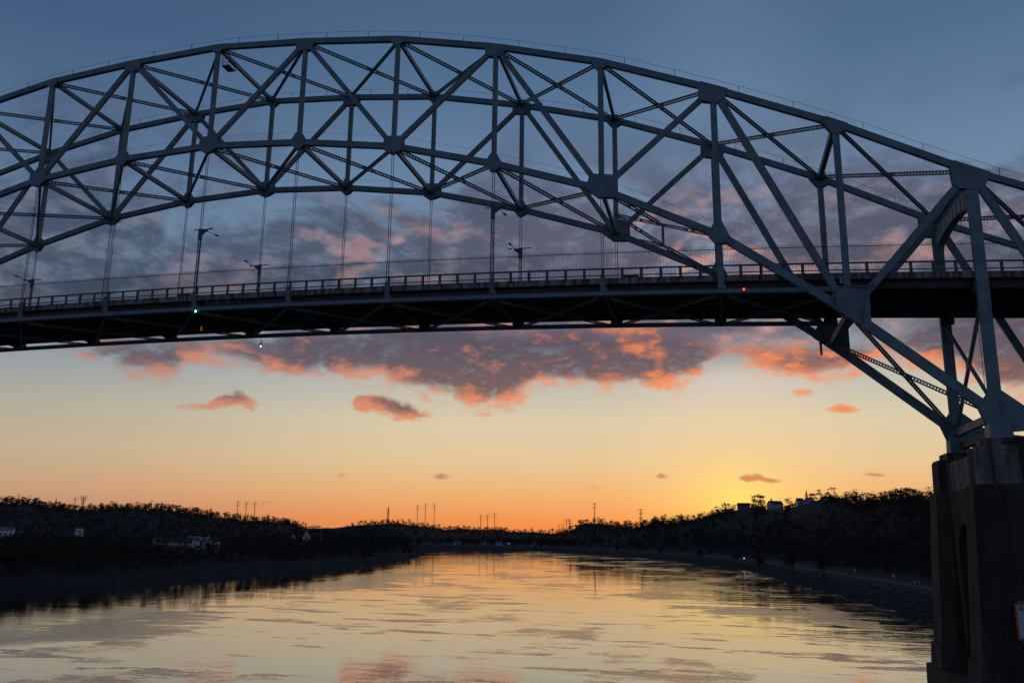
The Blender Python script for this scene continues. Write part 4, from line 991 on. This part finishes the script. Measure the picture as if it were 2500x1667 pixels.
def lattice(px, ytop, label, kind, dr=1.0, w=4.):
    r = float(np.interp(azel(px, 1260)[0], az_r, d_r))*dr; x, y = polar(px, r); g_ = ground(x, y); h = H+r*math.tan(R(azel(px, ytop)[1]))-g_
    t = empty(kind, (x, y, g_)); tag(t, label, kind.replace('_', ' ')); b = MB(); q = .12*r/1500+.06; n = 7
    wf = (lambda f: w*(1-f)**1.1+.5) if kind != 'wide_pylon' else (lambda f: 1.6+abs(f-.45)*w*.9)
    if kind == 'radio_mast': wf = lambda f: 1.0*(1-f)+.35
    for sx_, sy_ in ((-1, -1), (1, -1), (1, 1), (-1, 1)):
        for j in range(n):
            f0, f1 = j/n, (j+1)/n; b.bar((sx_*wf(f0)/2, sy_*wf(f0)/2, h*f0), (sx_*wf(f1)/2, sy_*wf(f1)/2, h*f1), q, q)
    b.obj('leg_frame', M['galv'], t); b = MB()
    for j in range(n):
        f0, f1 = j/n, (j+1)/n
        for s_ in (-1, 1): b.bar((-wf(f0)/2, s_*wf(f0)/2, h*f0), (wf(f1)/2, s_*wf(f1)/2, h*f1), q*.7, q*.7); b.bar((wf(f0)/2, s_*wf(f0)/2, h*f0), (-wf(f1)/2, s_*wf(f1)/2, h*f1), q*.7, q*.7)
    b.obj('bracing', M['galv'], t)
    arms = {'pylon': [(.6, 3.6), (.75, 4.6), (.88, 3.4)], 'wide_pylon': [(.99, 8.), (.8, 5.)], 'radio_mast': [(.97, 2.2), (.78, 2.), (.25, 1.6)], 'antenna_tower': [(.93, 3.2), (.72, 3.2), (.45, 2.8)]}[kind]
    for f, L in arms:
        L = L*r/1600; b = MB(); b.bar((-L, 0, h*f), (L, 0, h*f), q*1.4, q*1.4)
        if kind in ('radio_mast', 'antenna_tower'): 
            for s_ in (-1, 1): b.box((s_*L, 0, h*f), (.3, .3, 1.1))
        b.obj('crossarm', M['galv'], t)
    return t
lattice(946, 1236, 'steel lattice pylon with three crossarms on the low centre ridge', 'pylon', w=5)
lattice(195, 1211, 'wide lattice pylon with flat top arm on the left hill', 'wide_pylon', w=5)
lattice(1452, 1228, 'slim radio mast on top of the rounded knoll', 'radio_mast')
lattice(1565, 1241, 'antenna tower with three rows of antennas right of the knoll', 'antenna_tower', w=2.4)
lattice(1391, 1265, 'small lattice pylon at the left foot of the knoll', 'pylon', w=2.5)
# wooden poles by the service road
def road_pole(px, pyb, h, label, arm=True):
    x, y, z, r = hit(px, pyb); t = empty('utility_pole', (x, y, z)); tag(t, label, 'utility pole')
    MB().tube((0, 0, -.3), (0, 0, h), .16, .11, 8).obj('mast', M['wood'], t)
    MB().bar((-1.1, 0, h-.4), (1.1, 0, h-.4), .06, .06).obj('crossarm', M['wood'], t)
    if arm: MB().tube((0, 0, h*.9), (-1.7, -.3, h*.98), .05, n=6).box((-1.9, -.3, h*.98), (.35, .14, .07)).obj('lamp_arm', M['galv'], t)
road_pole(2155, 1406, 6.6, 'wooden utility pole with lamp arm beside the service road'); road_pole(2243, 1411, 5., 'wooden utility pole beside the service road nearest the pier', False)
road_pole(2140, 1397, 6, 'thin wooden utility pole behind the lamp-arm pole', False)
def flagpole(px, pb, pt, label):
    x, y, z, r = hit(px, pb); h = max(6, (pb-pt)/FPX*r); t = empty('pole', (x, y, z)); tag(t, label, 'pole')
    MB().tube((0, 0, -.4), (0, 0, h), .14, .1, 6).obj('shaft', M['whitedim'], t); MB().box((-.5, 0, h-.4), (.55, .06, .4)).obj('head', M['whitedim'], t)
flagpole(1755, 1310, 1272, 'thin pale pole half way up the right hillside'); flagpole(1945, 1262, 1241, 'thin pale pole on the hillside below the gambrel-roofed house')

# ------------------------------------------------------------------ houses
def house(x, y, z, w, d, h, rh, rz, label, wall, roof, windows=3, chimney=False, kind='gable', porch=False, cat='house', floors=1, name='house'):
    """w along the ridge, gable ends at +-w"""
    t = empty(name, (x, y, z), rz); tag(t, label, cat)
    b = MB(); b.prim([(-w/2, -d/2, -3), (w/2, -d/2, -3), (w/2, d/2, -3), (-w/2, d/2, -3), (-w/2, -d/2, h), (w/2, -d/2, h), (w/2, d/2, h), (-w/2, d/2, h)], MB.BF)
    e_ = .35
    if kind == 'gable': prof = [(-d/2, h), (d/2, h), (0, h+rh)]
    elif kind == 'gambrel': prof = [(-d/2, h), (d/2, h), (d*.36, h+rh*.65), (0, h+rh), (-d*.36, h+rh*.65)]
    else: prof = [(-d/2, h), (d/2, h), (d/2-.1, h+rh), (-d/2+.1, h+rh)]
    n = len(prof); b.prim([(-w/2, a, c) for a, c in prof]+[(w/2, a, c) for a, c in prof], [tuple(range(n)), tuple(range(n, 2*n))[::-1]]+[((k+1) % n, k, n+k, n+(k+1) % n) for k in range(n)])
    b.obj('wall', wall, t)
    rb = MB(); pl = prof[1:]+prof[:1]
    for k in range(len(pl)-1):
        (a0, c0), (a1, c1_) = pl[k], pl[k+1]
        if k == 0: dx_ = a0-a1; a0 += .35*(1 if a0 > a1 else 0); c0 -= .25
        if k == len(pl)-2: a1 -= .35; c1_ -= .25
        rb.bar((0, a0, c0+.1), (0, a1, c1_+.1), w/2+e_, .09, (1, 0, 0))
    ro = rb.obj('roof', roof, t)
    if chimney: MB().box((-w*.3, 0, h+rh+.7), (.5, .45, 1.6)).obj('chimney', M['brick'], ro)
    for f in range(floors):
        for k in range(windows):
            xx = -w/2+w*(k+.5)/windows; fr_ = MB(); fr_.box((xx, -d/2-.03, h/floors*(f+.55)), (.55, .05, .75)); wo = fr_.obj('window', M['glass'], t)
            sb = MB(); sb.box((xx, -d/2-.09, h/floors*(f+.55)), (.03, .02, .75)); sb.box((xx, -d/2-.09, h/floors*(f+.55)), (.55, .018, .03)); sb.obj('sash', M['white'], wo)
    for s_ in (-1, 1): MB().box((s_*(w/2+.03), 0, h*.9), (.05, .5, .65)).obj('window', M['glass'], t)
    MB().box((w*.12, -d/2-.04, 1.), (.5, .05, 1.05)).obj('door', roof, t)
    if porch:
        MB().box((-w/2-2, 0, h-.3), (2.2, d/2+.2, .12)).obj('porch_roof', roof, t); MB().box((-w/2-2, 0, h*.42), (2.1, d/2, .12)).obj('porch_floor', wall, t)
        for sy_ in (-1, 0, 1): MB().box((-w/2-3.9, sy_*d*.45, h*.3), (.12, .12, h*.72)).obj('porch_post', wall, t)
    return t
def at_ridge(px, py, r):
    a, e_ = azel(px, py); x = CAM[0]+r*math.sin(R(a)); y = CAM[1]+r*math.cos(R(a)); return x, y, H+r*math.tan(R(e_))
x, y, z = at_ridge(1816, 1243, 1000); house(x, y, z-.5, 12, 9, 5.2, 2., .2, 'dark ridge house with open deck porch standing against the sun glow', M['shingle'], M['roof'], 2, porch=True, kind='flat')
x, y, z = at_ridge(1893, 1244, 895); house(x, y, z-.3, 13, 8, 5.8, 3., .5, 'white two-storey house with brick chimney on the right ridge', M['whitedim'], M['roof'], 3, chimney=True, floors=2)
x, y, z = at_ridge(1976, 1227, 800); house(x, y, z-.6, 9, 8, 1.4, 3.8, R(90)+.1, 'gambrel-roofed white house under the ragged spruce', M['whitedim'], M['roof'], 2, kind='gambrel')
x, y, z = at_ridge(1953, 1231, 815); house(x, y, z, 5., 5., 3.4, 2., .2, 'tiny white cottage left of the gambrel-roofed house', M['whitedim'], M['roof'], 1)
x, y, z = at_ridge(1988, 1248, 730); house(x, y, z, 12, 6, 2.2, .6, -.1, 'low building with pale flat roof on the slope below the gambrel-roofed house', M['whitedim'], M['paleroof'], 3, kind='flat')
x, y, z = at_ridge(1608, 1279, 1150); house(x, y, z-1, 13, 8, 3.4, 1.8, .1, 'grey house half hidden by trees right of the antenna tower', M['shingle'], M['roof'], 3)
# gabled white cottage on the left bank
x, y, z, r = hit(740, 1336)
sc = r/800.
ct = empty('gabled_house', (x, y, z), R(28)); tag(ct, 'white house with three steep pointed gables at the foot of the left hill', 'house')
MB().box((2, 4, 2.2), (13*sc, 3.4, 2.6)).obj('wall', M['shingle'], ct); MB().prism([(-11*sc, 4.8), (15*sc, 4.8), (14*sc, 8.2*1), (-10*sc, 8.2)], 1.2, 6.8).obj('roof', M['roof'], ct)
for gx, gw, gh in ((-9, 2.9, 12.4), (2.2, 4.4, 15.5), (14.5, 2.3, 11.)):
    gx, gw, gh = gx*sc, gw*sc, gh*sc*.95; wl = M['white'] if gx < 14*sc else M['whitedim']
    gb_ = MB(); gb_.prism([(gx-gw, gh*.45), (gx+gw, gh*.45), (gx, gh)], -.6, 4); gb_.prism([(gx-gw*.9, -.5), (gx+gw*.9, -.5), (gx+gw*.9, gh*.449), (gx-gw*.9, gh*.449)], -.5, 3.9); go_ = gb_.obj('gable', wl, ct)
    for k in (-1, 1): MB().box((gx+k*gw*.4, -.56, gh*.26), (gw*.2, .05, gh*.1)).obj('window', M['glass'], go_)
    MB().box((gx, -.66, gh*.52), (gw*.16, .05, gh*.06)).obj('window', M['glass'], go_)
    for s_ in (-1, 1): MB().bar((gx+s_*(gw+.3), 1.6, gh*.42), (gx, 1.6, gh+.25), 2.5, .12, (0, 1, 0)).obj('gable_roof', M['roof'], go_)
for k in range(3): MB().box((-4.5*sc+k*2*sc, .52, 3.), (.55*sc, .05, 1.)).obj('window', M['white'], ct)
def low(px, py, w_px, h, label, wall, roof, rz=.3, d=9, rh=2.2, nwin=3, kind='gable', lift=0):
    x, y, z, r = hit(px, py); w = w_px/FPX*r; return house(x, y, z+lift, w, min(d, max(5, w*.6)), h, rh, rz, label, wall, roof, nwin, kind=kind)
low(425, 1352, 74, 5., 'long low white building near the left bank, left of two', M['white'], M['roof'], .42, lift=1)
low(482, 1350, 50, 5.5, 'pale gabled boathouse beside the long low white building', M['white'], M['paleroof'], 1.0, lift=1)
low(527, 1347, 14, 5, 'small white shed right of the pale boathouse', M['white'], M['roof'], .5, lift=1)
low(380, 1345, 10, 5, 'small white shed left of the long low white building', M['whitedim'], M['roof'], .9, lift=1)
low(14, 1318, 26, 6.5, 'pale house at the far left edge of the picture', M['white'], M['paleroof'], .5, lift=1)
low(38, 1318, 12, 4, 'small pale outbuilding right of the far left house', M['whitedim'], M['roof'], .3, lift=1)
low(192, 1309, 16, 6, 'white house in the woods on the left hillside', M['white'], M['roof'], .8, lift=1)
low(152, 1340, 18, 3.2, 'pale lean-to roof among trees below the hillside house', M['whitedim'], M['paleroof'], .5, kind='gable', lift=1)
low(705, 1342, 30, 4.5, 'dim low annexe left of the three-gabled house', M['shingle'], M['roof'], .42, lift=1)
for px, py, wp, lb in ((1115, 1330, 16, 'small white cottage on the far shore, leftmost of four'), (1180, 1330, 15, 'gabled white cottage on the far shore, second from left'), (1218, 1332, 16, 'white cottage on the far shore, beside blue lights'), (1303, 1332, 12, 'small pale cottage on the far shore, rightmost')):
    low(px, py, wp, 4.5, lb, M['whitedim'], M['roof'], .2, lift=.8)

# small lights and benches
def ground_lamp(px, py, label, m, h=3., s_=.35):
    x, y, z, r = hit(px, py+2); mini('area_light', label, 'lamp', (x, y, z), [('post', MB().bar((0, 0, -.2), (0, 0, h), .08, .08), M['galv']), ('lens', MB().tube((0, 0, h), (0, 0, h+s_), s_*.5, s_*.5, 8), m)])
ground_lamp(224, 1328, 'single small white light among the trees on the left bank', M['whitelamp'], 4, .6)
ground_lamp(1817, 1368, 'small white lamp low on the right bank', M['whitelamp'], 1.6, .35)
ground_lamp(1238, 1330, 'small bluish light by the cottages on the far shore, left of two', M['bluelamp'], 3, .6); ground_lamp(1243, 1331, 'small bluish light by the cottages on the far shore, right of two', M['bluelamp'], 3, .5)
def bench(px, py, w, label, back=False):
    x, y, z, r = hit(px, py); t = empty('bench', (x, y, z), .1); tag(t, label, 'bench'); h = .75
    MB().box((0, 0, h), (w/2, .22, .05)).obj('seat', M['bench'], t)
    for s_ in (-1, 1): MB().box((s_*(w/2-.15), 0, h/2-.1), (.06, .18, h/2+.05)).obj('leg', M['bench'], t)
    if back: MB().box((0, .2, h+.3), (w/2, .03, .2)).obj('backrest', M['bench'], t)
bench(2239, 1425, 1.5, 'white bench beside the service road, nearest the pier'); bench(2182, 1412, .9, 'white bench by the service road, middle of three', True); bench(2087, 1398, .6, 'small white bench on the service road, farthest of three', True)

#print('TRIS', sum(len(o.data.polygons)*2 for o in bpy.data.objects if o.type == 'MESH' and o.get('kind') == 'stuff'))
